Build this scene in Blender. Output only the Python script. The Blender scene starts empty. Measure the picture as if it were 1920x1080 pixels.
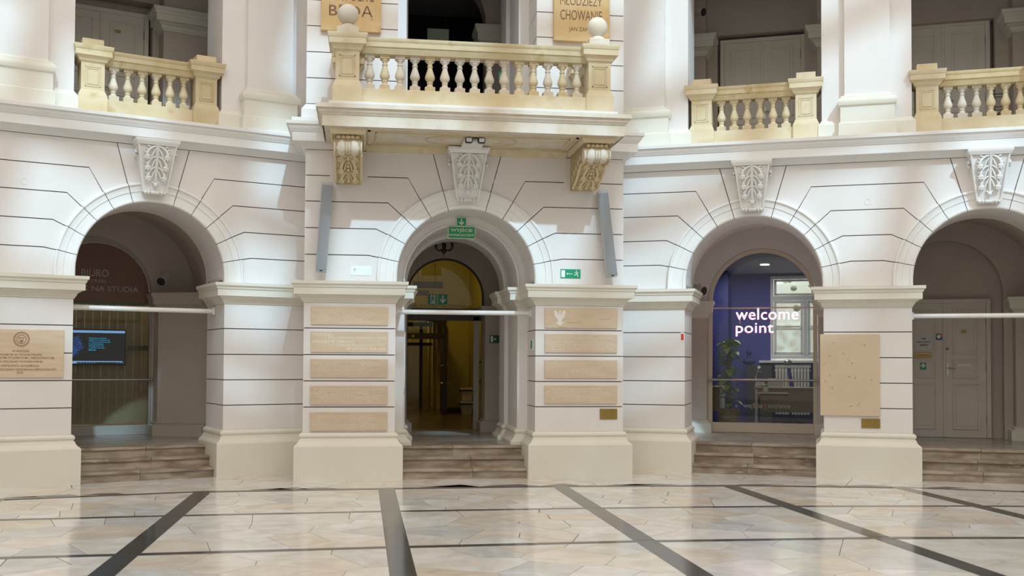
import bpy, bmesh, math, random
from mathutils import Matrix, Vector
random.seed(7)
PI = math.pi
R_ = math.radians
SC = bpy.context.scene
COL = SC.collection

# ------------------------------------------------------------------ camera, light, exposure
cam = bpy.data.cameras.new('camera'); camo = bpy.data.objects.new('camera', cam); COL.objects.link(camo)
F_PX = 1960.0
cam.sensor_width = 36.0; cam.lens = 36.0 * F_PX / 1920.0
cam.shift_y = 80.0 / 1920.0
cam.clip_start = 0.05; cam.clip_end = 200
YAW = -math.atan(281 / F_PX); PITCH = math.atan(58 / F_PX); ROLL = 0.0051
camo.matrix_world = (Matrix.Translation((0, 0, 1.65)) @ Matrix.Rotation(YAW, 4, 'Z')
                     @ Matrix.Rotation(PI / 2 + PITCH, 4, 'X') @ Matrix.Rotation(ROLL, 4, 'Z'))
SC.camera = camo
cam.dof.use_dof = True; cam.dof.focus_distance = 14.3; cam.dof.aperture_fstop = 2.2

w = bpy.data.worlds.new('world'); SC.world = w; w.use_nodes = True
bg = w.node_tree.nodes['Background']
bg.inputs[0].default_value = (1.0, 0.925, 0.82, 1); bg.inputs[1].default_value = 0.54

sl = bpy.data.lights.new('sun', 'SUN'); so = bpy.data.objects.new('sun', sl); COL.objects.link(so)
sl.energy = 2.1; sl.angle = R_(1.1); sl.color = (0.50, 0.80, 1.0)
so.rotation_euler = Vector((-0.21, 1.22, -1.05)).to_track_quat('-Z', 'Y').to_euler()
al = bpy.data.lights.new('glass_roof_daylight', 'AREA'); ao = bpy.data.objects.new('glass_roof_daylight', al); COL.objects.link(ao)
al.shape = 'RECTANGLE'; al.size = 24; al.size_y = 20; al.energy = 2650; al.color = (1.0, 0.945, 0.87)
ao.location = (2, 1.0, 19.2)
ao.rotation_euler = (R_(14), 0, 0)

SC.view_settings.view_transform = 'Standard'; SC.view_settings.look = 'None'
SC.view_settings.exposure = 0.22; SC.view_settings.gamma = 1.0; SC.view_settings.use_curve_mapping = False

# ------------------------------------------------------------------ materials
def pmat(name, c1, c2=None, scale=3.0, rough=0.6, bump=0.0, bscale=40, rnd=0.0, metal=0.0, lo=0.35, hi=0.65, c3=None, aniso=(1, 1, 1), emit=None, es=0.0, spec=0.5, bdist=0.01):
    m = bpy.data.materials.new(name); m.use_nodes = True
    nt = m.node_tree; b = nt.nodes['Principled BSDF']
    b.inputs['Roughness'].default_value = rough; b.inputs['Metallic'].default_value = metal
    b.inputs['Specular IOR Level'].default_value = spec
    b.inputs['Base Color'].default_value = (*c1, 1)
    tc = nt.nodes.new('ShaderNodeTexCoord'); mp = nt.nodes.new('ShaderNodeMapping')
    mp.inputs['Scale'].default_value = aniso
    nt.links.new(tc.outputs['Object'], mp.inputs['Vector'])
    vec = mp.outputs['Vector']
    if rnd:
        oi = nt.nodes.new('ShaderNodeObjectInfo'); va = nt.nodes.new('ShaderNodeVectorMath'); va.operation = 'MULTIPLY_ADD'
        cb = nt.nodes.new('ShaderNodeCombineXYZ')
        for i in range(3): nt.links.new(oi.outputs['Random'], cb.inputs[i])
        va.inputs[1].default_value = (37, 53, 71)
        nt.links.new(cb.outputs[0], va.inputs[0]); nt.links.new(vec, va.inputs[2]); vec = va.outputs[0]
    if c2:
        n = nt.nodes.new('ShaderNodeTexNoise'); n.inputs['Scale'].default_value = scale; n.inputs['Detail'].default_value = 5
        nt.links.new(vec, n.inputs['Vector'])
        cr = nt.nodes.new('ShaderNodeValToRGB'); cr.color_ramp.elements[0].position = lo; cr.color_ramp.elements[1].position = hi
        cr.color_ramp.elements[0].color = (*c1, 1); cr.color_ramp.elements[1].color = (*c2, 1)
        if c3:
            e = cr.color_ramp.elements.new(min(0.98, hi + 0.12)); e.color = (*c3, 1)
        nt.links.new(n.outputs[0], cr.inputs[0])
        out = cr.outputs[0]
        if rnd:
            hs = nt.nodes.new('ShaderNodeHueSaturation'); mr = nt.nodes.new('ShaderNodeMapRange')
            mr.inputs['To Min'].default_value = 1 - rnd; mr.inputs['To Max'].default_value = 1 + rnd
            nt.links.new(oi.outputs['Random'], mr.inputs['Value']); nt.links.new(mr.outputs[0], hs.inputs['Value'])
            nt.links.new(out, hs.inputs['Color']); out = hs.outputs[0]
        nt.links.new(out, b.inputs['Base Color'])
    if bump:
        n2 = nt.nodes.new('ShaderNodeTexNoise'); n2.inputs['Scale'].default_value = bscale; n2.inputs['Detail'].default_value = 4
        nt.links.new(vec, n2.inputs['Vector']); bp = nt.nodes.new('ShaderNodeBump')
        bp.inputs['Strength'].default_value = bump; bp.inputs['Distance'].default_value = bdist
        nt.links.new(n2.outputs[0], bp.inputs['Height']); nt.links.new(bp.outputs[0], b.inputs['Normal'])
    if emit:
        b.inputs['Emission Color'].default_value = (*emit, 1); b.inputs['Emission Strength'].default_value = es
    return m

MT = {}
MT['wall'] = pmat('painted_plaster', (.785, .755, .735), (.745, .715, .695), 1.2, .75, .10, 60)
MT['joint'] = pmat('joint_brown_paint', (.16, .12, .11), rough=.9)  # dark brown colour of the grouted joints themselves
MT['cream'] = pmat('cream_paint', (.76, .735, .65), (.72, .69, .60), 1.5, .6, .08, 50)
MT['white'] = pmat('white_gloss_paint', (.82, .815, .80), (.78, .775, .76), 2.0, .45, .05, 30)
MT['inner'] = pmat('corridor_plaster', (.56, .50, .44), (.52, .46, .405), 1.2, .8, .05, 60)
MT['stone'] = pmat('yellow_sandstone', (.56, .45, .25), (.64, .54, .36), 3.2, .7, .25, 60, rnd=.10, c3=(.52, .40, .20), lo=.30, hi=.58)
MT['pale'] = pmat('pale_limestone', (.69, .63, .54), (.62, .54, .42), 4, .7, .25, 70, rnd=.08, c3=(.60, .50, .34), lo=.4, hi=.66)
MT['stonel'] = pmat('light_sandstone', (.60, .49, .29), (.68, .59, .42), 2.6, .7, .2, 70, rnd=.06, c3=(.58, .45, .24), lo=.35, hi=.6)
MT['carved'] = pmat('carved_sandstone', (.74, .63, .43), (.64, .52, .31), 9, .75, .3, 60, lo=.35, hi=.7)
MT['railst'] = pmat('weathered_rail_stone', (.50, .385, .19), (.58, .47, .29), 4.5, .7, .25, 60, rnd=.06, c3=(.42, .31, .13), lo=.30, hi=.58)
MT['carvedbg'] = pmat('carved_sandstone_dark', (.42, .31, .17), (.55, .43, .26), 9, .8, .3, 60, lo=.35, hi=.7)  # darker stone for the console body behind the leaves
MT['trav'] = pmat('travertine', (.60, .47, .33), (.66, .54, .40), 3.5, .5, .08, 90, aniso=(1, 1, 5), rnd=.05, c3=(.55, .40, .25), lo=.3, hi=.62)
MT['trav2'] = pmat('pitted_limestone', (.64, .52, .38), (.61, .49, .35), 2, .5, .1, 90, c3=(.50, .36, .22), lo=.4, hi=.66)
MT['gold'] = pmat('golden_limestone', (.60, .40, .17), (.66, .48, .25), 3.5, .6, .1, 60, lo=.3, hi=.62, c3=(.52, .33, .13))
MT['engr'] = pmat('engraved_grey', (.80, .76, .69), rough=.8)
MT['engrd'] = pmat('engraved_dark', (.20, .12, .08), rough=.8)
MT['engrb'] = pmat('engraved_brown', (.34, .22, .13), rough=.8)
MT['step'] = pmat('veined_step_marble', (.42, .35, .28), (.22, .16, .11), 2.6, .35, .06, 30, aniso=(1, 1, 3), rnd=.10, c3=(.54, .49, .42), lo=.38, hi=.62)
MT['darkm'] = pmat('dark_marble', (.060, .065, .068), (.085, .088, .088), 4, .12, .02, 20, rnd=.12, c3=(.17, .16, .11), lo=.4, hi=.72)
MT['land'] = pmat('landing_marble', (.30, .27, .23), (.42, .39, .35), 1.6, .22, .03, 20, aniso=(1, 2, 1), lo=.35, hi=.65)
MT['grout'] = pmat('grout', (.16, .13, .10), (.22, .19, .16), 2, .5)
MT['metal'] = pmat('brushed_metal', (.42, .40, .38), rough=.35, metal=.8)
MT['alu'] = pmat('grey_aluminium', (.29, .32, .35), rough=.45, metal=.25)
MT['alul'] = pmat('light_grey_aluminium', (.50, .52, .53), rough=.45, metal=.1)
MT['green'] = pmat('sign_green', (.0, .30, .145), rough=.4)
MT['greend'] = pmat('sign_dark_green', (.0, .13, .07), rough=.4)
MT['lum'] = pmat('photoluminescent_cream', (.66, .72, .42), rough=.5)
MT['signw'] = pmat('sign_white', (.82, .88, .84), rough=.5)
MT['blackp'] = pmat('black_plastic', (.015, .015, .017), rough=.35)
MT['brass'] = pmat('aged_brass', (.34, .23, .05), (.24, .16, .03), 8, .4, metal=.35)
MT['bronze'] = pmat('dark_bronze', (.05, .032, .022), rough=.4, metal=.5)
MT['frame'] = pmat('beige_steel_frame', (.72, .63, .50), rough=.5)
MT['frameg'] = pmat('grey_steel_frame', (.36, .34, .31), rough=.45, metal=.2)
MT['door'] = pmat('painted_door', (.66, .61, .55), (.62, .57, .51), 3, .55, .05, 30)
MT['doorw'] = pmat('white_painted_door', (.80, .75, .68), (.76, .71, .64), 3, .5, .05, 30)
MT['brown'] = pmat('brown_film', (.20, .10, .07), rough=.5)
MT['blind'] = pmat('vertical_blind_fabric', (.66, .60, .42), (.60, .54, .37), 3, .8, rnd=.05)
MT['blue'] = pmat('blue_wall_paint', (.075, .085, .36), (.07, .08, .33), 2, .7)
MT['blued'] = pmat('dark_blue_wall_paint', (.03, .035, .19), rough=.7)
MT['offw'] = pmat('office_ceiling', (.50, .50, .53), rough=.8)
MT['wood'] = pmat('light_wood', (.40, .27, .15), (.34, .22, .12), 5, .5, aniso=(1, 1, 8))
MT['dwood'] = pmat('dark_door_wood', (.05, .032, .018), (.035, .022, .012), 6, .45, aniso=(4, 4, 1))
MT['yel'] = pmat('yellow_corridor_paint', (.60, .50, .13), rough=.7)
MT['yfl'] = pmat('corridor_floor', (.16, .11, .06), (.22, .15, .09), 1.5, .25)
MT['leafg'] = pmat('leaf_green', (.16, .34, .05), (.38, .48, .10), 6, .45, rnd=.25)
MT['bark'] = pmat('moss_pole', (.20, .12, .06), rough=.9, bump=.5)
MT['basket'] = pmat('woven_basket', (.40, .27, .13), (.28, .18, .08), 14, .8, .6, 30, aniso=(1, 1, 4))
MT['grey'] = pmat('dark_grey_cabinet', (.05, .06, .065), rough=.5)
MT['rad'] = pmat('radiator_enamel', (.75, .72, .64), rough=.4)
MT['bfloor'] = pmat('office_floor', (.10, .13, .16), (.14, .17, .20), 2, .25)
MT['paper'] = pmat('paper', (.62, .62, .60), rough=.8)
MT['yellowp'] = pmat('yellow_paper', (.58, .42, .14), rough=.8)
MT['orange'] = pmat('orange_plastic', (.70, .20, .04), rough=.5)
MT['red'] = pmat('sign_red', (.65, .05, .05), rough=.5)
MT['ink'] = pmat('print_ink', (.03, .03, .03), rough=.8)
MT['lens'] = pmat('frosted_lens', (.75, .75, .78), rough=.3)
MT['ghost'] = pmat('pale_phosphor_print', (.74, .86, .88), rough=.5)
MT['neon'] = pmat('white_letter_tube', (1, .9, .95), rough=.4, emit=(1, .93, .96), es=3.5)
MT['neonp'] = pmat('pink_letter_side', (.8, .1, .3), rough=.4, emit=(1.0, .10, .34), es=2.5)
MT['lamp'] = pmat('lit_downlight', (1, 1, 1), rough=.4, emit=(1, .95, .85), es=4.0)
MT['glint'] = pmat('gilt_metal', (.75, .55, .2), rough=.25, metal=1.0)
MT['scrb'] = pmat('screen_black', (.004, .006, .008), rough=.2, emit=(.010, .014, .018), es=1)
MT['scrl'] = pmat('screen_light_blue', (.0, .0, .0), rough=.3, emit=(.20, .42, .85), es=1.3)
MT['scrt'] = pmat('screen_text_blue', (.0, .0, .0), rough=.3, emit=(.01, .28, .52), es=1.5)
MT['scri'] = pmat('screen_picture', (.0, .0, .0), rough=.3, emit=(.015, .13, .55), es=1.5)
MT['scrg'] = pmat('screen_picture_grey', (.0, .0, .0), rough=.3, emit=(.14, .28, .28), es=1)
MT['extw'] = pmat('sunlit_facade', (.80, .76, .68), rough=.9)
MT['glassletters'] = pmat('frosted_film_letters', (.42, .40, .36), rough=.6)
MT['postal'] = pmat('blue_green_sticker', (.02, .16, .30), (.20, .30, .03), 30, .5)

def glassmat(name, tint, refl=1.0, ior=1.45):
    m = bpy.data.materials.new(name); m.use_nodes = True; nt = m.node_tree
    for n in list(nt.nodes): nt.nodes.remove(n)
    o = nt.nodes.new('ShaderNodeOutputMaterial'); t = nt.nodes.new('ShaderNodeBsdfTransparent'); g = nt.nodes.new('ShaderNodeBsdfGlossy')
    f = nt.nodes.new('ShaderNodeFresnel'); f.inputs[0].default_value = ior; mx = nt.nodes.new('ShaderNodeMixShader')
    mu = nt.nodes.new('ShaderNodeMath'); mu.operation = 'MULTIPLY'; mu.inputs[1].default_value = refl
    t.inputs[0].default_value = (*tint, 1); g.inputs['Roughness'].default_value = 0.02
    nt.links.new(f.outputs[0], mu.inputs[0]); nt.links.new(mu.outputs[0], mx.inputs[0])
    nt.links.new(t.outputs[0], mx.inputs[1]); nt.links.new(g.outputs[0], mx.inputs[2]); nt.links.new(mx.outputs[0], o.inputs[0])
    return m
MT['glass'] = glassmat('clear_glass', (.86, .89, .88), .8)
MT['glassd'] = glassmat('smoked_glass', (.74, .73, .69), .55)

def slabmat():
    m = bpy.data.materials.new('polished_marble_slabs'); m.use_nodes = True; nt = m.node_tree; b = nt.nodes['Principled BSDF']
    tc = nt.nodes.new('ShaderNodeTexCoord'); oi = nt.nodes.new('ShaderNodeObjectInfo')
    cr = nt.nodes.new('ShaderNodeValToRGB'); cr.color_ramp.interpolation = 'CONSTANT'
    cols = [(.69, .70, .705), (.74, .755, .77), (.69, .66, .62), (.63, .66, .69), (.75, .75, .75), (.71, .675, .63), (.61, .64, .67), (.77, .785, .80), (.70, .70, .69), (.68, .625, .56)]
    el = cr.color_ramp.elements; el[0].color = (*cols[0], 1); el[0].position = 0; el[1].position = .1; el[1].color = (*cols[1], 1)
    for i in range(2, 10):
        e = el.new(i / 10); e.color = (*cols[i], 1)
    nt.links.new(oi.outputs['Random'], cr.inputs[0])
    mp = nt.nodes.new('ShaderNodeMapping'); nt.links.new(tc.outputs['Object'], mp.inputs[0])
    cb = nt.nodes.new('ShaderNodeCombineXYZ'); ml = nt.nodes.new('ShaderNodeMath'); ml.operation = 'MULTIPLY'; ml.inputs[1].default_value = 6.28
    nt.links.new(oi.outputs['Random'], ml.inputs[0]); nt.links.new(ml.outputs[0], cb.inputs[2]); nt.links.new(cb.outputs[0], mp.inputs['Rotation'])
    n = nt.nodes.new('ShaderNodeTexNoise'); n.inputs['Scale'].default_value = 2.2; n.inputs['Detail'].default_value = 6; n.inputs['Distortion'].default_value = 1.2
    nt.links.new(mp.outputs[0], n.inputs['Vector'])
    c2 = nt.nodes.new('ShaderNodeValToRGB'); e = c2.color_ramp.elements
    e[0].position = .34; e[0].color = (.87, .84, .79, 1); e[1].position = .64; e[1].color = (1.08, 1.08, 1.08, 1)
    x = e.new(.50); x.color = (1.0, .96, .90, 1)
    nt.links.new(n.outputs[0], c2.inputs[0])
    mx = nt.nodes.new('ShaderNodeMixRGB'); mx.blend_type = 'MULTIPLY'; mx.inputs[0].default_value = 1
    nt.links.new(cr.outputs[0], mx.inputs[1]); nt.links.new(c2.outputs[0], mx.inputs[2]); nt.links.new(mx.outputs[0], b.inputs['Base Color'])
    b.inputs['Roughness'].default_value = .13; b.inputs['Specular IOR Level'].default_value = .55
    return m
MT['slab'] = slabmat()

# ------------------------------------------------------------------ mesh builder
class G:
    def __init__(s): s.v = []; s.f = []
    def add(s, vs, fs):
        b = len(s.v); s.v += [tuple(p) for p in vs]; s.f += [tuple(b + i for i in f) for f in fs]; return s
    def box(s, x0, x1, y0, y1, z0, z1):
        return s.add([(x0, y0, z0), (x1, y0, z0), (x1, y1, z0), (x0, y1, z0), (x0, y0, z1), (x1, y0, z1), (x1, y1, z1), (x0, y1, z1)],
                     [(3, 2, 1, 0), (4, 5, 6, 7), (0, 1, 5, 4), (1, 2, 6, 5), (2, 3, 7, 6), (3, 0, 4, 7)])
    def cbox(s, c, h): return s.box(c[0] - h[0], c[0] + h[0], c[1] - h[1], c[1] + h[1], c[2] - h[2], c[2] + h[2])
    def xz(s, poly, y0, y1):            # polygon in x-z extruded along y
        n = len(poly)
        return s.add([(x, y0, z) for x, z in poly] + [(x, y1, z) for x, z in poly],
                     [tuple(range(n)), tuple(range(2 * n - 1, n - 1, -1))] + [((i + 1) % n, i, n + i, n + (i + 1) % n) for i in range(n)])
    def yz(s, poly, x0, x1):
        n = len(poly)
        return s.add([(x0, y, z) for y, z in poly] + [(x1, y, z) for y, z in poly],
                     [tuple(range(n - 1, -1, -1)), tuple(range(n, 2 * n))] + [(i, (i + 1) % n, n + (i + 1) % n, n + i) for i in range(n)])
    def xy(s, poly, z0, z1):
        n = len(poly)
        return s.add([(x, y, z0) for x, y in poly] + [(x, y, z1) for x, y in poly],
                     [tuple(range(n - 1, -1, -1)), tuple(range(n, 2 * n))] + [(i, (i + 1) % n, n + (i + 1) % n, n + i) for i in range(n)])
    def lathe(s, prof, c=(0, 0, 0), n=16, sq=None):
        vs = []; fs = []
        for r, z in prof:
            for k in range(n):
                a = 2 * PI * k / n; vs.append((c[0] + r * math.cos(a), c[1] + r * math.sin(a), c[2] + z))
        for i in range(len(prof) - 1):
            for k in range(n):
                fs.append((i * n + k, i * n + (k + 1) % n, (i + 1) * n + (k + 1) % n, (i + 1) * n + k))
        fs.append(tuple(range(n - 1, -1, -1))); fs.append(tuple((len(prof) - 1) * n + k for k in range(n)))
        return s.add(vs, fs)
    def ell(s, c, r, n=8, m=6, rot=None):
        vs = [(0, 0, -1)]; fs = []
        for i in range(1, m):
            t = -PI / 2 + PI * i / m
            for k in range(n): vs.append((math.cos(t) * math.cos(2 * PI * k / n), math.cos(t) * math.sin(2 * PI * k / n), math.sin(t)))
        vs.append((0, 0, 1)); L = len(vs) - 1
        for k in range(n):
            fs.append((0, 1 + (k + 1) % n, 1 + k)); fs.append((L, L - n + k, L - n + (k + 1) % n))
        for i in range(m - 2):
            for k in range(n):
                a = 1 + i * n; fs.append((a + k, a + (k + 1) % n, a + n + (k + 1) % n, a + n + k))
        out = []
        for v in vs:
            p = Vector((v[0] * r[0], v[1] * r[1], v[2] * r[2]))
            if rot is not None: p = rot @ p
            out.append((p.x + c[0], p.y + c[1], p.z + c[2]))
        return s.add(out, fs)
    def tube(s, pts, r, n=8):
        pts = [Vector(p) for p in pts]; rings = []
        up = Vector((0, 0, 1))
        for i, p in enumerate(pts):
            d = (pts[min(i + 1, len(pts) - 1)] - pts[max(i - 1, 0)]).normalized()
            a = d.cross(up)
            if a.length < 1e-3: a = d.cross(Vector((1, 0, 0)))
            a.normalize(); b = a.cross(d).normalized()
            rr = r[i] if isinstance(r, (list, tuple)) else r
            rings.append([p + (a * math.cos(2 * PI * k / n) + b * math.sin(2 * PI * k / n)) * rr for k in range(n)])
        vs = [q for R in rings for q in R]; fs = []
        for i in range(len(pts) - 1):
            for k in range(n): fs.append((i * n + (k + 1) % n, i * n + k, (i + 1) * n + k, (i + 1) * n + (k + 1) % n))
        fs.append(tuple(range(n))); fs.append(tuple((len(pts) - 1) * n + k for k in range(n - 1, -1, -1)))
        return s.add(vs, fs)
    def sweep(s, path, prof, closed=False):   # path in x-y, prof [(offset to the right of travel, z)], mitred
        n = len(path); m = len(prof); vs = []
        for i in range(n):
            p = Vector(path[i]).to_2d() if len(path[i]) > 2 else Vector(path[i])
            def nd(a, b):
                d = (Vector(b) - Vector(a)).normalized(); return Vector((d.y, -d.x))
            if closed: n1 = nd(path[i - 1], path[i]); n2 = nd(path[i], path[(i + 1) % n])
            else:
                n1 = nd(path[i - 1], path[i]) if i else nd(path[0], path[1]); n2 = nd(path[i], path[i + 1]) if i < n - 1 else n1
            k = (n1 + n2) / max(0.25, 1 + n1.dot(n2))
            for o, z in prof: vs.append((p.x + k.x * o, p.y + k.y * o, z))
        fs = []
        for i in range(n if closed else n - 1):
            j = (i + 1) % n
            for a in range(m - 1): fs.append((i * m + a, j * m + a, j * m + a + 1, i * m + a + 1))
        if not closed:
            fs.append(tuple(range(m))); fs.append(tuple((n - 1) * m + a for a in range(m - 1, -1, -1)))
        return s.add(vs, fs)
    def arcsweep(s, c, zc, prof, a0, a1, n=6, tail=0.0):   # prof [(radius, y)], angle from vertical (deg); tail: straight drop at the 90-degree end
        m = len(prof); rows = []
        for i in range(n + 1):
            a = R_(a0 + (a1 - a0) * i / n)
            rows.append([(c + r * math.sin(a), y, zc + r * math.cos(a)) for r, y in prof])
        if tail: rows.append([(x, y, zc - tail) for x, y, z in rows[-1]])
        vs = [p for r in rows for p in r]; fs = []
        for i in range(len(rows) - 1):
            for a in range(m): b = (a + 1) % m; fs.append((i * m + a, i * m + b, (i + 1) * m + b, (i + 1) * m + a))
        fs.append(tuple(range(m - 1, -1, -1))); fs.append(tuple((len(rows) - 1) * m + a for a in range(m)))
        return s.add(vs, fs)
    def mesh(s, name, smooth=None, off=(0, 0, 0)):
        me = bpy.data.meshes.new(name)
        me.from_pydata([(a - off[0], b - off[1], c - off[2]) for a, b, c in s.v], [], s.f)
        bm = bmesh.new(); bm.from_mesh(me); bmesh.ops.recalc_face_normals(bm, faces=bm.faces)
        if smooth:
            for f in bm.faces: f.smooth = True
        bm.to_mesh(me); bm.free()
        if smooth: me.set_sharp_from_angle(angle=R_(smooth))
        me.update(); return me

FR = {'L': (-2.868, 14.903, R_(22.3)), 'C': (1.45, 14.67, 0.0), 'R': (5.701, 14.741, R_(-24.3)), 'W': (0, 0, 0)}
def fpt(fr, p):
    ox, oy, a = FR[fr]; return (ox + p[0] * math.cos(a) - p[1] * math.sin(a), oy + p[0] * math.sin(a) + p[1] * math.cos(a), p[2])

def obj(name, g, m, parent=None, off=(0, 0, 0), smooth=None, bevel=0):
    me = g.mesh(name, smooth, off) if isinstance(g, G) else g
    o = bpy.data.objects.new(name, me); COL.objects.link(o)
    if m is not None and not me.materials: me.materials.append(MT[m] if isinstance(m, str) else m)
    if parent is not None: o.parent = parent
    if bevel:
        b = o.modifiers.new('bevel', 'BEVEL'); b.width = bevel; b.segments = 1; b.limit_method = 'ANGLE'
    return o

class T:
    """a top-level thing: an Empty at its base, parts in the coordinates of a wall frame"""
    def __init__(s, name, label, cat, fr, p=(0, 0, 0), group=None, rz=0):
        s.p = p; s.o = bpy.data.objects.new(name, None); COL.objects.link(s.o); s.o.empty_display_size = .1
        s.o.location = fpt(fr, p); s.o.rotation_euler = (0, 0, FR[fr][2] + rz)
        s.o['label'] = label; s.o['category'] = cat
        if group: s.o['group'] = group
    def part(s, name, g, m, parent=None, smooth=None, label=None, bevel=0, stuff=False):
        o = obj(name, g, m, parent or s.o, s.p, smooth, bevel)
        if label: o['label'] = label
        if stuff: o['kind'] = 'stuff'
        return o
def one(name, label, cat, fr, p, g, m, group=None, smooth=None, bevel=0):
    o = obj(name, g, m, None, p, smooth, bevel); o.location = fpt(fr, p); o.rotation_euler = (0, 0, FR[fr][2])
    o['label'] = label; o['category'] = cat
    if group: o['group'] = group
    return o
def struct(name, fr, g, m, smooth=None, dz=0):
    o = obj(name, g, m, None, (0, 0, 0), smooth); ox, oy, a = FR[fr]; o.location = (ox, oy, dz); o.rotation_euler = (0, 0, a)
    o['kind'] = 'structure'; return o
def copytree(o, parent=None):
    c = o.copy(); COL.objects.link(c); c.parent = parent
    for ch in list(o.children): copytree(ch, c)
    return c

def text(body, size, align='CENTER', ext=0.001, spacing=1.0, line=1.0, bold=0.0, shear=0.0):
    c = bpy.data.curves.new('text', 'FONT'); c.body = body; c.size = size; c.align_x = align; c.extrude = ext
    c.space_character = spacing; c.space_line = line; c.offset = bold; c.shear = shear; c.resolution_u = 3
    o = bpy.data.objects.new('text_tmp', c); COL.objects.link(o)
    dg = bpy.context.evaluated_depsgraph_get()
    me = bpy.data.meshes.new_from_object(o.evaluated_get(dg))
    g = G(); g.v = [(v.co.x, -v.co.z, v.co.y) for v in me.vertices]; g.f = [tuple(p.vertices) for p in me.polygons]
    bpy.data.objects.remove(o); bpy.data.curves.remove(c); bpy.data.meshes.remove(me)
    return g
def at(g, x, y, z, sx=1, sz=1):
    g.v = [(a * sx + x, b + y, c * sz + z) for a, b, c in g.v]; return g
def fit(g, x0, x1, y, z0, z1):
    xs = [a for a, b, c in g.v]; zs = [c for a, b, c in g.v]
    a0, a1, c0, c1 = min(xs), max(xs), min(zs), max(zs)
    g.v = [(x0 + (a - a0) / (a1 - a0) * (x1 - x0), b + y, z0 + (c - c0) / (c1 - c0) * (z1 - z0)) for a, b, c in g.v]; return g
def merge(*gs):
    o = G()
    for g in gs: o.add(g.v, g.f)
    return o
def arc(c, zc, r, a0, a1, n):
    return [(c + r * math.sin(R_(a0 + (a1 - a0) * i / n)), zc + r * math.cos(R_(a0 + (a1 - a0) * i / n))) for i in range(n + 1)]

# ------------------------------------------------------------------ the setting: walls, arches, cornices
BASE = [(-.05, .66), (.004, .66), (.03, .648), (.045, .625), (.045, .605), (.028, .582), (.03, .572), (.045, .565), (.05, .54), (.075, .505), (.10, .49), (.105, .478), (.112, .472), (.112, 0), (-.05, 0)]
CAP = [(-.05, 2.455), (.012, 2.455), (.02, 2.475), (.028, 2.48), (.045, 2.52), (.085, 2.548), (.09, 2.56), (.13, 2.562), (.13, 2.655), (.142, 2.66), (.148, 2.685), (.165, 2.70), (.172, 2.708), (.172, 2.748), (-.05, 2.752)]
CORN = [(-.06, 0), (.018, 0), (.022, .014), (.045, .04), (.062, .07), (.07, .08), (.17, .082), (.17, .205), (.182, .21), (.19, .228), (.212, .25), (.222, .275), (.226, .296), (.25, .30), (.25, .345), (-.30, .358), (-.06, .0)]
ZL = {'L': 4.595, 'C': 4.58, 'R': 4.55}
ZC = [2.755, 3.12, 3.49, 3.86, 4.22]
AN = [90, 77.9, 62.2, 46.9, 31.2, 15.6]
BS = [0, 1.376, 1.27, 1.104, .832]
ZA = 2.83
GP = .0068

def two_tone(o, dark_front=True):
    me = o.data; me.materials.append(MT['joint'])
    for p in me.polygons:
        if p.normal.y < -.9 or (abs(p.normal.x) > .99 and p.center.z < 2.0): p.material_index = 1

def halfpts(c, sg, k, zt):
    """lower-to-upper boundary of course k beside the arch: break, arc points, break"""
    zlo = ZC[k] + GP; zhi = (ZC[k + 1] if k < 4 else zt) - GP
    pts = []
    r = 1.235
    if k > 0: pts.append((c + sg * BS[k], zlo))
    else: pts.append((c + sg * r, zlo))
    a0, a1 = AN[k] - (.28 if k else 0), AN[k + 1] + .28
    for x, z in arc(0, ZA, r, a0, a1, 5): pts.append((c + sg * x, z))
    if k < 4: pts.append((c + sg * BS[k + 1], zhi))
    else: pts.append((c + sg * .488, zhi))
    return pts

def spandrel_blocks(root, centers, s0, s1, zt):
    cs = sorted(centers)
    for k in range(5):
        zlo = ZC[k] + GP; zhi = (ZC[k + 1] if k < 4 else zt) - GP
        # left end
        L = halfpts(cs[0], -1, k, zt); obj('rusticated_block', G().xz([(s0, zlo)] + L + [(s0, zhi)], 0, .10), 'wall', root)
        Rr = halfpts(cs[-1], 1, k, zt); obj('rusticated_block', G().xz([(s1, zlo)] + Rr + [(s1, zhi)], 0, .10), 'wall', root)
        for a, b in zip(cs[:-1], cs[1:]):
            P = halfpts(a, 1, k, zt) + halfpts(b, -1, k, zt)[::-1]
            obj('rusticated_block', G().xz(P, 0, .10), 'wall', root)
    for c in cs:
        P = [(c + .476, zt - GP)] + [(c + x, z) for x, z in arc(0, ZA, 1.235, 15.3, -15.3, 6)] + [(c - .476, zt - GP)]
        obj('rusticated_block', G().xz(P, 0, .10), 'wall', root)

VP = [(1.255, .02), (1.255, -.045), (1.245, -.052), (1.225, -.052), (1.218, -.036), (1.205, -.030), (1.135, -.030), (1.128, -.018), (1.035, -.018), (1.028, -.032), (1.000, -.032), (.985, -.015), (.985, .06)]
def archivolt(root, c, jamb=1.0):
    k = [(r if r > 1.01 else r - (1.0 - jamb)) for r, y in VP]
    prof = list(zip(k, [y for r, y in VP]))
    bnd = [0 - 15.6, 15.6, 31.2, 46.9, 62.2, 77.9, 90]
    for i in range(len(bnd) - 1):
        a0, a1 = bnd[i] + .25, bnd[i + 1] - (.25 if i < 5 else 0)
        tail = .08 if i == 5 else 0
        obj('voussoir', G().arcsweep(c, ZA, prof, a0, a1, 6, tail), 'white', root, smooth=25)
        if i: 
            g = G().arcsweep(c, ZA, prof, a0, a1, 6, tail); g.v = [(2 * c - x, y, z) for x, y, z in g.v]
            obj('voussoir', g, 'white', root, smooth=25)

def opening_poly(s0, s1, zt, centers, hw, r, zb=0.0):
    P = [(s0, zb)]
    for c in sorted(centers):
        P += [(c - hw, zb), (c - hw, ZA - .03)] + arc(c, ZA, r, -90, 90, 28) + [(c + hw, ZA - .03), (c + hw, zb)]
    return P + [(s1, zb), (s1, zt), (s0, zt)]

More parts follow.
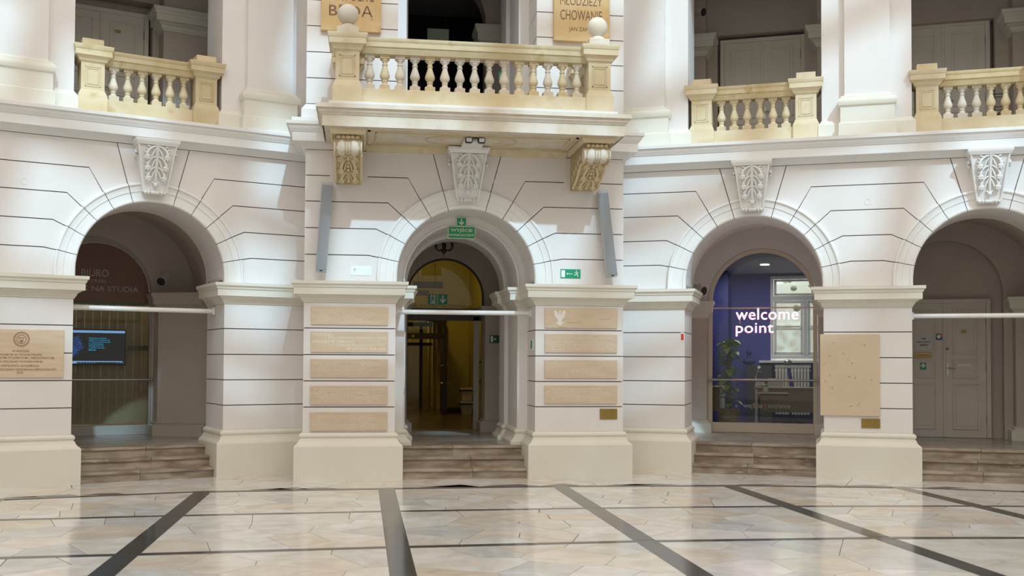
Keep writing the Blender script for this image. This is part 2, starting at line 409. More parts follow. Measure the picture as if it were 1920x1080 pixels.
def pier_blocks(root, s0, s1, q1):
    Z = [.655, 1.01, 1.37, 1.733, 2.10, 2.46]
    for a, b in zip(Z[:-1], Z[1:]): obj('rusticated_block', G().box(s0, s1, 0, q1, a + GP, b - GP), 'wall', root)

def lower_wall(name, fr, centers, s0, s1, hw, q1, piers):
    zt = ZL[fr]
    core = G().xz(opening_poly(s0 + .012, s1 - .012, zt + .3, centers, hw + .012, .99 if hw > .995 else .98), .03, q1)
    root = struct(name, fr, core, 'wall'); two_tone(root)
    for a, b in piers: pier_blocks(root, a, b, q1)
    spandrel_blocks(root, centers, s0, s1, zt)
    for c in centers: archivolt(root, c, hw)
    return root

wl = lower_wall('wall_left', 'L', [0], -3.6, 2.5, 1.0, .95, [(-3.6, -1.0), (1.0, 2.5)])
wr = lower_wall('wall_right', 'R', [0, 3.2], -2.5, 5.6, 1.0, .95, [(-2.5, -1.0), (1.0, 2.2), (4.2, 5.6)])
wc = lower_wall('wall_front', 'C', [0], -2.25, 2.27, .99, .73, [(-2.25, -.99), (.99, 2.27)])
for nm, x0, x1 in (('wall_front_return_left', -2.25, -2.0), ('wall_front_return_right', 2.02, 2.27)):
    g = G()
    for a, b in zip([0, .655, 1.01, 1.37, 1.733, 2.10, 2.46, 3.12, 3.49, 3.86, 4.22], [.655, 1.01, 1.37, 1.733, 2.10, 2.46, 3.12, 3.49, 3.86, 4.22, 4.7]):
        g.box(x0, x1, .735, 1.5, a + GP, b - GP)
    struct(nm, 'C', g, 'wall')

# impost caps, plinths (one run per pier)
runs = {'L': [[(-3.6, 0), (-1.0, 0), (-1.0, .95)], [(1.0, .95), (1.0, 0), (2.5, 0)]],
        'R': [[(-2.5, 0), (-1.0, 0), (-1.0, .95)], [(1.0, .95), (1.0, 0), (2.2, 0), (2.2, .95)], [(4.2, .95), (4.2, 0), (5.6, 0)]],
        'C': [[(-2.25, 1.3), (-2.25, 0), (-.99, 0), (-.99, .73), (-.84, .73), (-.84, 1.73), (-.78, 1.73), (-.78, 2.35)],
              [(.78, 2.35), (.78, 1.73), (.84, 1.73), (.84, .73), (.99, .73), (.99, 0), (2.27, 0), (2.27, 1.3)]]}
n = 0
for fr, rs in runs.items():
    for path in rs:
        n += 1; struct('trim_%d' % n, fr, G().sweep(path, CAP), 'cream', smooth=25)
        struct('baseboard_pier_%d' % n, fr, G().sweep(path, BASE), 'cream', smooth=25)
# cornices
def cornice(i, fr, path, dz=0):
    struct('trim_cornice_%d' % i, fr, G().sweep(path, [(o, z + ZL[fr]) for o, z in CORN]), 'white', smooth=25)
cornice(1, 'L', [(-3.6, 0), (2.4, 0)]); cornice(2, 'R', [(-2.4, 0), (5.6, 0)]); cornice(3, 'C', [(-2.25, 1.35), (-2.25, 0), (2.27, 0), (2.27, 1.35)])
struct('trim_blocking_course_left', 'C', G().box(-2.25 - .18, -1.8, -.18, 1.2, 4.93, 4.985), 'white')
struct('trim_blocking_course_right', 'C', G().box(1.8, 2.27 + .18, -.18, 1.2, 4.93, 4.985), 'white')

# deeper rings of the middle passage
def ring(fr, q0, q1, hw, r, zt=4.7, w=1.4, m='wall'):
    return G().xz(opening_poly(-w, w, zt, [0], hw, r), q0, q1)
struct('wall_front_second_arch', 'C', ring('C', .73, 1.73, .84, .835), 'wall')
struct('wall_front_third_arch', 'C', ring('C', 1.73, 2.35, .78, .775), 'wall')
def bead(fr, c, q, r, t=.018, y0=0): 
    pts = [(c - r, q, ZA - .07)] + [(x, q, z) for x, z in arc(c, ZA, r, -90, 90, 28)] + [(c + r, q, ZA - .07)]
    return G().tube(pts, t, 6)
struct('trim_arch_moulding_1', 'C', merge(bead('C', 0, .735, .86), bead('C', 0, .735, .96, .012)), 'wall', smooth=40)
struct('trim_arch_moulding_2', 'C', merge(bead('C', 0, 1.735, .80), bead('C', 0, 1.735, .775, .012)), 'white', smooth=40)
struct('trim_arch_moulding_3', 'L', bead('L', 0, .95, .995, .02), 'inner', smooth=40)
struct('trim_arch_moulding_4', 'R', bead('R', 0, .95, .995, .02), 'inner', smooth=40)
struct('trim_arch_moulding_5', 'R', bead('R', 3.2, .95, .995, .02), 'inner', smooth=40)

# vaulted bays behind the wing arches
def halfpipe(c, r, q0, q1, zs=2.72, t=.12, n=24):
    P = arc(c, zs, r, -90, 90, n) + arc(c, zs, r + t, 90, -90, n)
    return G().xz(P, q0, q1)
def bay(i, fr, c, sl, sr, qb, holes_hw, hole_c, hole_r, hole_z, cant=False, m='inner'):
    zt = 4.5
    g = G()
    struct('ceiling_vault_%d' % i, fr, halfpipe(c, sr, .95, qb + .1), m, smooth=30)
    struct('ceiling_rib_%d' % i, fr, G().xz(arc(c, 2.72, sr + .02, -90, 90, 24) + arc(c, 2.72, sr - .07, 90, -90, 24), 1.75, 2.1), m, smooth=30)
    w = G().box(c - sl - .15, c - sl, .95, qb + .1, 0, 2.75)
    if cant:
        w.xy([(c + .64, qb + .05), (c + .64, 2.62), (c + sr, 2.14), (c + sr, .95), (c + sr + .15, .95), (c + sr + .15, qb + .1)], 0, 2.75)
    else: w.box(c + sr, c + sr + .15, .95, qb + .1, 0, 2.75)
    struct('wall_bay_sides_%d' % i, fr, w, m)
    # back wall with its opening
    hc, hw = hole_c, holes_hw
    if hole_r: P = [(c - sl, 0), (hc - hw, 0), (hc - hw, hole_z)] + arc(hc, hole_z, hole_r, -90, 90, 28)[1:-1] + [(hc + hw, hole_z), (hc + hw, 0), (c + sr, 0), (c + sr, zt), (c - sl, zt)]
    else: P = [(c - sl, 0), (hc - hw, 0), (hc - hw, hole_z), (hc + hw, hole_z), (hc + hw, 0), (c + sr, 0), (c + sr, zt), (c - sl, zt)]
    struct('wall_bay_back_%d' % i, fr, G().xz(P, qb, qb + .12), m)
SB = [(o * .75, .43 + z * .32) for o, z in BASE]; SB = [(o, z if z > .44 else .42) for o, z in SB]
SCAP = [(o * .75, z - .02) for o, z in CAP]
bay(1, 'L', 0, 1.28, 1.30, 2.97, .935, -.32, .935, 2.70, cant=True)
bay(2, 'R', 0, 1.28, 1.28, 2.97, .935, -.01, .935, 2.72, m='wall')
bay(3, 'R', 3.15, 1.28, 1.28, 2.90, .90, 2.95, .90, 2.80)
k = 40
for fr, path in (('L', [(.64, 2.97), (.64, 2.62), (1.30, 2.14), (1.30, .96)]), ('R', [(-1.28, .96), (-1.28, 2.85), (-.95, 2.85), (-.95, 2.97)]), ('R', [(.95, 2.97), (.95, 2.85), (1.28, 2.85), (1.28, .96)]),
                 ('R', [(1.87, .96), (1.87, 2.8), (2.0, 2.8), (2.0, 2.9)]), ('R', [(3.98, 2.9), (3.98, 2.62), (4.25, 2.62), (4.25, 2.3), (4.43, 2.3), (4.43, .96)]), ('L', [(-1.28, .96), (-1.28, 2.97)])):
    k += 1
    struct('trim_%d' % k, fr, G().sweep(path, SCAP), 'inner' if fr == 'L' else 'cream', smooth=25)
    struct('baseboard_bay_%d' % k, fr, G().sweep(path, SB), 'inner' if fr == 'L' else 'cream', smooth=25)
struct('wall_bay_pilasters', 'R', G().box(-1.28, -.95, 2.85, 3.0, .42, 2.7).box(.95, 1.28, 2.85, 3.0, .42, 2.7).box(3.98, 4.3, 2.62, 2.9, .42, 2.75).box(4.25, 4.5, 2.3, 2.9, .42, 2.75), 'inner')
struct('wall_bay_niche', 'L', G().xz(arc(0, 0, 1, 0, 0, 0) and [(1.0, 0), (1.001, 0), (1.001, .01)], 0, .01), 'inner') if False else None
# dim reveal of the lunette above the service door
struct('wall_lunette', 'R', G().box(1.9, 4.4, 3.12, 3.2, 0, 4.4), 'inner')

# landings
for i, (fr, c, sw, q1) in enumerate((('L', 0, 1.31, 3.3), ('R', 0, 1.3, 3.3), ('R', 3.2, 1.3, 3.3), ('C', 0, 1.3, 4.2))):
    struct('floor_landing_%d' % (i + 1), fr, G().box(c - sw, c + sw, .62, q1, .30, .4255), 'land')

# upper storey, middle block
Z2 = [4.95, 5.215, 5.58, 5.945, 6.31, 6.675, 7.04, 7.4, 7.77, 8.13, 8.5, 9.2, 10.2, 11.2, 13.0]
uc = struct('wall_front_upper', 'C', G().box(-2.238, -1.002, .012, .73, 4.95, 13).box(1.002, 2.258, .012, .73, 4.95, 13), 'joint')
for a, b in ((-2.25, -.99), (.99, 2.27)):
    for z0, z1 in zip(Z2[:-1], Z2[1:]): obj('rusticated_block', G().box(a, b, 0, .74, z0 + GP, z1 - GP), 'wall', uc)
obj('lintel_wall', G().box(-.99, .99, .02, .7, 8.0, 13), 'wall', uc)
struct('wall_front_upper_inner', 'C', G().box(-1.3, -.84, .74, 1.73, 4.9, 9.2).box(.84, 1.3, .74, 1.73, 4.9, 9.2).box(-1.3, -.78, 1.73, 2.35, 4.9, 9.2).box(.78, 1.3, 1.73, 2.35, 4.9, 9.2), 'wall')
UB = [(-.03, 5.21), (.003, 5.21), (.03, 5.17), (.06, 5.13), (.065, 4.9), (-.03, 4.9)]
struct('baseboard_upper_left', 'C', G().sweep([(-2.25, 1.2), (-2.25, 0), (-.99, 0), (-.99, .73)], UB), 'wall')
struct('baseboard_upper_right', 'C', G().sweep([(.99, .73), (.99, 0), (2.27, 0), (2.27, 1.2)], UB), 'wall')
struct('wall_front_upper_side', 'C', G().box(-2.25, -2.0, .74, 1.6, 4.9, 13).box(2.02, 2.27, .74, 1.6, 4.9, 13), 'wall')

# upper storey, wings: piers, pilasters, their bases
PB = [(-.03, 5.60), (.004, 5.60), (.012, 5.575), (.05, 5.565), (.055, 5.55), (.055, 5.535), (.085, 5.52), (.098, 5.49), (.098, 5.46), (.085, 5.425), (.06, 5.41), (.06, 5.18), (.085, 5.16), (.09, 4.9), (-.03, 4.9)]
WB = [(-.03, 5.25), (.003, 5.25), (.02, 5.22), (.05, 5.18), (.055, 4.9), (-.03, 4.9)]
def upper(fr, piers, pil, dz):
    w = G()
    for a, b in piers: w.box(a, b, .3, 1.15, 4.9, 7.9)
    w.box(min(a for a, b in piers), max(b for a, b in piers), .3, 1.15, 7.9, 13.0)
    struct('wall_upper_' + {'L': 'left', 'R': 'right'}[fr], fr, w, 'wall', dz=dz)
    for i, (a, b) in enumerate(pil):
        struct('wall_pilaster_%s_%d' % ({'L': 'left', 'R': 'right'}[fr], i + 1), fr, G().box(a, b, .19, .31, 4.9, 13), 'wall', dz=dz)
        struct('baseboard_pilaster_%s_%d' % ({'L': 'left', 'R': 'right'}[fr], i + 1), fr, G().sweep([(a, .31), (a, .19), (b, .19), (b, .31)], PB), 'cream', smooth=25, dz=dz)
    for i, (a, b) in enumerate(piers):
        struct('baseboard_upper_%s_%d' % ({'L': 'left', 'R': 'right'}[fr], i + 1), fr, G().sweep([(a, 1.15), (a, .3), (b, .3), (b, 1.15)], WB), 'cream', dz=dz)
        struct('trim_lead_strip_%s_%d' % ({'L': 'left', 'R': 'right'}[fr], i + 1), fr, G().box(a + .25, b - .25, -.14, .3, 4.85, 4.935), 'white', dz=dz)
upper('L', [(-3.6, -1.0), (1.0, 2.5)], [(-3.2, -1.34), (1.345, 2.03)], .045)
upper('R', [(-2.5, -.985), (.985, 2.24), (4.2, 5.6)], [(-1.97, -1.33), (1.305, 1.935), (4.5, 5.1)], -.01)

# galleries behind the balustrades
def gallery(fr, s0, s1, qb=3.1):
    nm = {'L': 'left', 'R': 'right'}[fr]
    struct('floor_gallery_' + nm, fr, G().box(s0, s1, 0.0, qb, 4.75, 4.9), 'land')
    struct('ceiling_gallery_' + nm, fr, G().box(s0, s1, .3, qb + .3, 9.0, 9.2), 'inner')
    struct('wall_gallery_ends_' + nm, fr, G().box(s0 - .1, s0, .3, qb + .3, 4.8, 9.2).box(s1, s1 + .1, .3, qb + .3, 4.8, 9.2), 'inner')
gallery('L', -3.6, 2.3); gallery('R', -2.2, 5.6)
struct('wall_gallery_rear_left', 'L', G().box(-3.6, 2.3, 3.12, 3.2, 4.8, 9.2), 'inner'); struct('wall_gallery_rear_right', 'R', G().box(-2.2, 5.6, 3.12, 3.2, 4.8, 9.2), 'inner')
def gwall(name, fr, s0, s1, qb, doors):
    g = G(); x = s0
    for a, b, z in doors:
        g.box(x, a, qb, qb + .3, 4.8, 9.2); g.box(a, b, qb, qb + .3, z, 9.2); x = b
    g.box(x, s1, qb, qb + .3, 4.8, 9.2)
    struct(name, fr, g, 'inner')
gwall('wall_gallery_back_left', 'L', -3.6, 2.3, 2.8, [(-1.30, .52, 7.5)])
gwall('wall_gallery_back_right', 'R', -2.2, 5.6, 2.8, [(-.76, .72, 7.42), (2.10, 3.74, 7.35)])
GC = [(o * 1.1, (z - 2.455) * 1.15 + 6.98) for o, z in CAP]
for i, (fr, a, b, q) in enumerate((('R', -1.45, -.93, 2.45), ('R', .93, 1.75, 2.45), ('R', 3.95, 4.5, 2.45), ('L', .62, 1.5, 2.45), ('L', -3.2, -1.6, 2.45))):
    struct('wall_gallery_pilaster_%d' % (i + 1), fr, G().box(a, b, q, 2.85, 4.85, 9.0), 'inner')
    struct('trim_gallery_cap_%d' % (i + 1), fr, G().sweep([(a, 2.8), (a, q), (b, q), (b, 2.8)], GC), 'cream', smooth=25)

# dark hall behind the balcony door
struct('floor_balcony_hall', 'C', G().box(-2.2, 2.2, 0.7, 8, 4.75, 4.9), 'land')
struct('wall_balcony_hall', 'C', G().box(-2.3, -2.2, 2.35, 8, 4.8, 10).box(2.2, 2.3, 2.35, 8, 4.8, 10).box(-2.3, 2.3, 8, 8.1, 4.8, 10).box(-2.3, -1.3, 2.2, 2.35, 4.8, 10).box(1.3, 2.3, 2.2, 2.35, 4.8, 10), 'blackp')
struct('ceiling_balcony_hall', 'C', G().box(-2.3, 2.3, .74, 8.1, 9.2, 9.3), 'inner')
struct('wall_balcony_inner_pier', 'C', G().xz([(.66, 4.9), (.66, 7.62)] + arc(-.3, 7.62, .96, 90, 20, 10)[1:] + [(.3, 9.2), (2.2, 9.2), (2.2, 4.9)], 3.5, 3.9), 'inner')
struct('trim_balcony_inner_cap', 'C', G().sweep([(.66, 3.9), (.66, 3.5), (2.2, 3.5)], [(o * 1.2, (z - 2.455) * 1.5 + 7.1) for o, z in CAP]), 'cream', smooth=25)

# ------------------------------------------------------------------ steps
def steps(i, fr, c, sw, label):
    t = T('marble_steps', label, 'steps', fr, (c, 0, 0), 'three-step flights up to the arches')
    rnd = random.Random(i)
    for k in range(3):
        q = .03 + .25 * k; z0 = .142 * k; z1 = z0 + .142
        x = c - sw + .0; cuts = [c - sw, c + rnd.uniform(-.15, .12), c + sw]
        for a, b in zip(cuts[:-1], cuts[1:]):
            t.part('riser', G().box(a + .0015, b - .0015, q, q + .26, z0, z1 - .042), 'step')
            t.part('tread', G().box(a + .0015, b - .0015, q - .028, q + .26, z1 - .04, z1), 'step', bevel=.006)
steps(1, 'L', 0, .91, 'veined marble steps below the arch with the wall screen')
steps(2, 'C', 0, .90, 'veined marble steps below the balcony archway')
steps(3, 'R', 0, .91, 'veined marble steps below the arch with the white letters')
steps(4, 'R', 3.2, .91, 'veined marble steps at the right edge, before the double door')

# ------------------------------------------------------------------ hall floor: crazy-paved slabs between dark strips
fl = struct('floor', 'W', G().box(-14, 18, -9, 22, -.10, -.010), 'grout')
XS = [-6.5, -4.23, -1.955, .33, 2.61, 4.89, 7.10, 9.4, 11.6]
YA = [12.1, 13.02, 13.55, 13.64, 13.66, 13.52, 13.08, 12.1, 10.9]
YB = [11.0, 11.36, 11.52, 11.60, 11.61, 11.53, 11.32, 11.0, 10.0]
YC = [8.95, 9.18, 9.27, 9.37, 9.42, 9.35, 9.12, 8.8, 8.3]
YD = [6.8, 7.0, 7.08, 7.18, 7.22, 7.16, 6.95, 6.6, 6.2]
YO = [y + d for y, d in zip(YA, [1.6, 1.5, 2.0, 2.2, 2.2, 2.2, 1.6, 1.6, 1.6])]
def clip(poly, a, b, c):           # keep a*x+b*y<=c
    out = []
    for i in range(len(poly)):
        p, q = poly[i], poly[(i + 1) % len(poly)]; dp = a * p[0] + b * p[1] - c; dq = a * q[0] + b * q[1] - c
        if dp <= 0: out.append(p)
        if (dp < 0 < dq) or (dq < 0 < dp):
            t = dp / (dp - dq); out.append((p[0] + (q[0] - p[0]) * t, p[1] + (q[1] - p[1]) * t))
    return out
def voronoi(poly, n, rnd, gap=.003, stretch=1.0):
    xs = [p[0] for p in poly]; ys = [p[1] for p in poly]; pts = []
    bx0, bx1, by0, by1 = min(xs), max(xs), min(ys), max(ys); tries = 0
    need = math.sqrt((bx1 - bx0) * (by1 - by0) / n) * .62
    while len(pts) < n and tries < 4000:
        tries += 1
        p = (rnd.uniform(bx0, bx1), rnd.uniform(by0, by1))
        if all(math.hypot(p[0] - q[0], (p[1] - q[1]) * stretch) > need * (1 - tries / 5000) for q in pts): pts.append(p)
    cells = []
    for i, p in enumerate(pts):
        c = list(poly)
        for j, q in enumerate(pts):
            if i == j: continue
            a, b = q[0] - p[0], q[1] - p[1]; L = math.hypot(a, b); a /= L; b /= L
            # unequal weights give uneven stones
            m = (a * (p[0] + q[0]) + b * (p[1] + q[1])) / 2
            c = clip(c, a, b, m - gap)
            if len(c) < 3: break
        if len(c) >= 3: cells.append(c)
    return cells
rnd = random.Random(11)
nslab = 0; rest = G()
def slab(c, part=True):
    global nslab
    if part and nslab < 298:
        nslab += 1; obj('marble_slab', G().xy(c, -.012, 0), 'slab', fl)
    else: rest.xy(c, -.012, 0)
sw_, cw_ = .105, .06
for i in range(len(XS) - 1):
    x0, x1 = XS[i] + sw_, XS[i + 1] - sw_
    for row, (ya, yb, n) in enumerate(((YC, YD, 15), (YB, YC, 17), (YA, YB, 22), (YO, YA, 12), (YD, [y - 2.2 for y in YD], 10))):
        vis = (row == 0 and 1 <= i <= 4) or (row == 1 and 1 <= i <= 5) or (row == 2 and 1 <= i <= 6) or (row == 3 and 1 <= i <= 7)
        lo = .0 if row != 3 else .11
        P = [(x0, yb[i] + (cw_ if row != 3 else .12)), (x1, yb[i + 1] + (cw_ if row != 3 else .12)), (x1, ya[i + 1] - (cw_ if row != 3 else 0)), (x0, ya[i] - (cw_ if row != 3 else 0))]
        if row == 3: P[0] = (XS[i], P[0][1]); P[1] = (XS[i + 1], P[1][1]); P[2] = (XS[i + 1], P[2][1]); P[3] = (XS[i], P[3][1])
        for c in voronoi(P, n, rnd, .005 if rnd.random() < .6 else .003, 1.0): slab(c, vis)
o = obj('marble_paving', rest, 'slab', fl); o['kind'] = 'stuff'
for i, x in enumerate(XS):
    y = YA[i] + .10
    ys = [y, YB[i] + cw_, YB[i] - cw_, YC[i] + cw_, YC[i] - cw_, YD[i] + cw_, YD[i] - cw_, YD[i] - 2.2]
    for a, b in zip(ys[:-1], ys[1:]):
        if a - b > .3: obj('dark_marble_strip', G().xy([(x - sw_ + .002, b + .002), (x + sw_ - .002, b + .002), (x + sw_ - .002, a - .002), (x - sw_ + .002, a - .002)], -.012, 0), 'darkm', fl)
for Y in (YB, YC, YD):
    for i in range(len(XS) - 1):
        a, b = (XS[i] - sw_ if i == 0 else XS[i] - sw_), XS[i + 1] - sw_
        obj('dark_marble_strip', G().xy([(a, Y[i] - cw_), (b, Y[i + 1] - cw_), (b, Y[i + 1] + cw_ - .003), (a, Y[i] + cw_ - .003)], -.012, 0), 'darkm', fl)
# border: straight inner edge, ragged outer edge
for i in range(len(XS) - 1):
    a, b = XS[i], XS[i + 1]; m = 9; low = []; hi = []
    for j in range(m + 1):
        t = j / m; x = a + (b - a) * t; y = YA[i] + (YA[i + 1] - YA[i]) * t
        low.append((x, y)); hi.append((x, y + .115))
    obj('dark_marble_strip', G().xy(low + hi[::-1], -.012, -.001), 'darkm', fl)
    for j in range(3):      # dark chips that break the outer edge
        x = a + (b - a) * rnd.random(); t = (x - a) / (b - a); y = YA[i] + (YA[i + 1] - YA[i]) * t + .10; w_ = rnd.uniform(.15, .45)
        obj('dark_marble_chip', G().xy([(x - w_, y), (x + w_ * .9, y), (x + w_ * .3, y + rnd.uniform(.1, .28)), (x - w_ * .5, y + rnd.uniform(.08, .16))], -.008, .0008), 'darkm', fl)

# hall roof trusses (far above the frame): bars that dapple the daylight, with added sun blockers
rb = G()
for i in range(17):
    if i != 7: rb.box(-14 + i * 2.05, -14 + i * 2.05 + .42, -7, 9, 19.6, 20.0)
rb.box(.30, 1.45, -7, 9, 19.5, 20.0)  # extra-wide beam, added out of view to shade the left vestibule wall
for j in range(7): rb.box(-14, 20, -6.2 + j * 2.4, -6.2 + j * 2.4 + .42, 20.0, 20.2)
rb.box(-14, 20, -17, -6.7, 19.9, 20.2)  # opaque slab, added out of view to keep sun off lower piers and floor
struct('ceiling_bars_and_sun_blockers', 'W', rb, 'white')

# ------------------------------------------------------------------ balustrades and the balcony
BALP = [(.058, .075), (.055, .085), (.040, .108), (.032, .125), (.039, .132), (.041, .140), (.039, .148), (.034, .154), (.048, .17), (.061, .188), (.066, .21), (.062, .235), (.052, .265), (.040, .30), (.031, .335), (.029, .348),
        (.037, .352), (.039, .359), (.037, .366), (.029, .371), (.030, .392), (.038, .402), (.052, .418), (.056, .428), (.054, .440)]
def baluster_mesh(name, m):
    g = G().lathe(BALP, n=14); g.cbox((0, 0, .039), (.067, .067, .039)); g.cbox((0, 0, .459), (.063, .063, .022))
    me = g.mesh(name, 50); me.materials.append(MT[m]); return me
BM = [baluster_mesh('baluster', 'pale'), baluster_mesh('baluster', 'stonel'), baluster_mesh('baluster', 'stone')]
def baluster(t, x, y, z, which, L=True):
    o = bpy.data.objects.new('baluster', BM[which]); COL.objects.link(o); o.parent = t.o
    o.location = (x - t.p[0], y - t.p[1], z - t.p[2]); return o
PEDB = [(0, 5.285), (.010, 5.265), (.030, 5.215), (.036, 5.20), (.036, 4.90)]
PEDC = [(-.02, 5.655), (.002, 5.655), (.01, 5.67), (.028, 5.68), (.034, 5.70), (.058, 5.735), (.064, 5.742), (.085, 5.745), (.085, 5.82), (.093, 5.825), (.10, 5.85), (.103, 5.86), (.103, 5.885), (-.02, 5.89)]
def rect(x, y, a, b): return [(x - a, y - b), (x + a, y - b), (x + a, y + b), (x - a, y + b)]
def pedestal(t, x, y, m, dz=0, hw=.152, hd=.152, finial=False):
    g = G().sweep(rect(x, y, hw, hd), [(o, z + dz) for o, z in PEDB], True)
    g.box(x - hw, x + hw, y - hd, y + hd, 4.92 + dz, 5.87 + dz)
    g.sweep(rect(x, y, hw, hd), [(o, z + dz) for o, z in PEDC], True)
    p = t.part('pedestal', g, m, smooth=25)
    f = G(); a, b, c, d = x - hw + .05, x + hw - .05, 5.33 + dz, 5.61 + dz
    for i, (x0, x1, z0, z1) in enumerate(((a, b, c, c + .012), (a, b, d - .012, d), (a, a + .012, c, d), (b - .012, b, c, d), (a + .03, b - .03, c + .032, c + .038), (a + .03, b - .03, d - .038, d - .032), (a + .03, a + .036, c + .03, d - .03), (b - .036, b - .03, c + .03, d - .03))):
        f.box(x0, x1, y - hd - .007, y - hd + .01, z0, z1)
    t.part('panel_moulding', f, m, p)
    t.part('cap_block', G().box(x - hw + .012, x + hw - .012, y - hd + .012, y + hd - .012, 5.87 + dz, 5.995 + dz), 'pale' if finial else m, p, bevel=.004)
    if finial:
        z = 5.995
        t.part('ball_finial', G().lathe([(.112, z), (.112, z + .012), (.098, z + .022), (.088, z + .045), (.062, z + .06), (.052, z + .075)] + [(.138 * math.cos(a), z + .19 + .138 * math.sin(a)) for a in [R_(-68 + i * 158 / 12) for i in range(13)]] , (x, y, 0), 24), 'pale', p, smooth=40)
def rail(t, x0, x1, y, m, dz=0, name='handrail'):
    P = [(-.105, 5.66), (-.112, 5.68), (-.125, 5.70), (-.135, 5.735), (-.15, 5.74), (-.15, 5.80), (-.158, 5.81), (-.165, 5.83), (-.165, 5.855), (.165, 5.855), (.165, 5.83), (.158, 5.81), (.15, 5.80), (.15, 5.74), (.135, 5.735), (.125, 5.70), (.112, 5.68), (.105, 5.66)]
    return t.part(name, G().yz([(y + a, z + dz) for a, z in P], x0, x1), m, smooth=20)

# balcony
bal = T('balcony', 'stone balcony over the middle archway, with balustrade and two ball finials', 'balcony', 'C', (0, 0, 4.65))
slab_ = G().box(-1.96, 1.96, -1.19, -.002, 4.652, 4.92)
slab_.sweep([(-1.98, .0), (-1.98, -1.21), (1.98, -1.21), (1.98, 0)], [(0, 4.65), (.0, 4.79), (.012, 4.795), (.022, 4.812), (.042, 4.83), (.05, 4.852), (.055, 4.868), (.08, 4.872), (.08, 4.925), (0, 4.935)])
bal.part('slab', slab_, 'pale', smooth=25)
bal.part('ledge', G().box(-1.90, 1.90, -1.165, .0, 4.92, 4.985), 'white', label='white painted ledge on the slab')
sof = G()
for a, b, c, d in ((-1.40, 1.40, -1.02, -.985), (-1.40, 1.40, -.16, -.125), (-1.40, -1.365, -1.02, -.125), (1.365, 1.40, -1.02, -.125), (-1.30, 1.30, -.93, -.915), (-1.30, 1.30, -.25, -.235), (-1.30, -1.285, -.93, -.235), (1.285, 1.30, -.93, -.235)):
    sof.box(a, b, c, d, 4.636, 4.66)
bal.part('soffit_panel', sof, 'stonel')
for rx, rr in ((.62, .014), (.42, .014)):
    bal.part('soffit_ring', G().tube([(rx * math.cos(2 * PI * i / 40), -.575 + rx * .55 * math.sin(2 * PI * i / 40), 4.65) for i in range(41)], rr, 6), 'stonel', smooth=40)
bal.part('wall_moulding', G().sweep([(-1.42, 0), (1.42, 0)], [(0, 4.565), (.03, 4.565), (.038, 4.58), (.07, 4.61), (.09, 4.64), (.10, 4.66), (0, 4.66)]), 'stonel', smooth=25)
bal.part('plinth_course', G().box(-1.50, 1.50, -1.085, -.775, 4.97, 5.182), 'stonel', bevel=.004)
for i in range(15): baluster(bal, -1.385 + i * 2.77 / 14, -.92, 5.182, [0, 1, 0, 0, 2, 0, 0, 0, 0, 0, 1, 2, 0, 1, 0][i])
for x in (-1.67, 1.67): pedestal(bal, x, -.92, 'stonel', finial=True)
rail(bal, -1.49, 1.49, -.92, 'stone')
for x in (-1.67, 1.67):
    P = [(-.10, 5.66), (-.125, 5.70), (-.135, 5.735), (-.15, 5.74), (-.15, 5.80), (-.165, 5.83), (-.165, 5.855), (.165, 5.855), (.165, 5.83), (.15, 5.80), (.15, 5.74), (.135, 5.735), (.125, 5.70), (.10, 5.66)]
    bal.part('side_rail', G().xz([(x + a, z) for a, z in P], -.76, -.02), 'stone', smooth=20)
    bal.part('side_plinth', G().box(x - .14, x + .14, -.76, -.02, 4.97, 5.18), 'stonel')
    g = G().box(x - .13, x + .13, -.14, -.004, 4.97, 5.87); g.sweep([(x - .13, 0), (x - .13, -.14), (x + .13, -.14), (x + .13, 0)], PEDC)
    bal.part('wall_pedestal', g, 'stone', smooth=25)
    for y in (-.62, -.43, -.25): baluster(bal, x, y, 5.182, 1)

def balustrade(fr, c, dz, label, pat, m):
    t = T('stone_balustrade', label, 'balustrade', fr, (c, .45, 4.93 + dz), 'balustrades of the upper gallery')
    for x in (-.77, .77): pedestal(t, c + x, .45, m, dz)
    rail(t, c - .60, c + .60, .45, 'railst', dz)
    t.part('plinth_course', G().box(c - .63, c + .63, .30, .60, 4.9 + dz, 5.182 + dz), m, bevel=.004)
    for i in range(6): baluster(t, c - .48 + i * .192, .45, 5.182 + dz, pat[i])
    return t
balustrade('L', 0.01, .055, 'yellowed stone balustrade in the gallery left of the balcony', [0, 1, 1, 1, 1, 1], 'stone')
balustrade('R', -.01, 0, 'stone balustrade in the gallery just right of the balcony', [1, 1, 1, 1, 1, 1], 'stonel')
balustrade('R', 3.22, 0, 'stone balustrade at the right edge, gallery beyond the white pilaster', [0, 0, 0, 1, 1, 1], 'stonel')

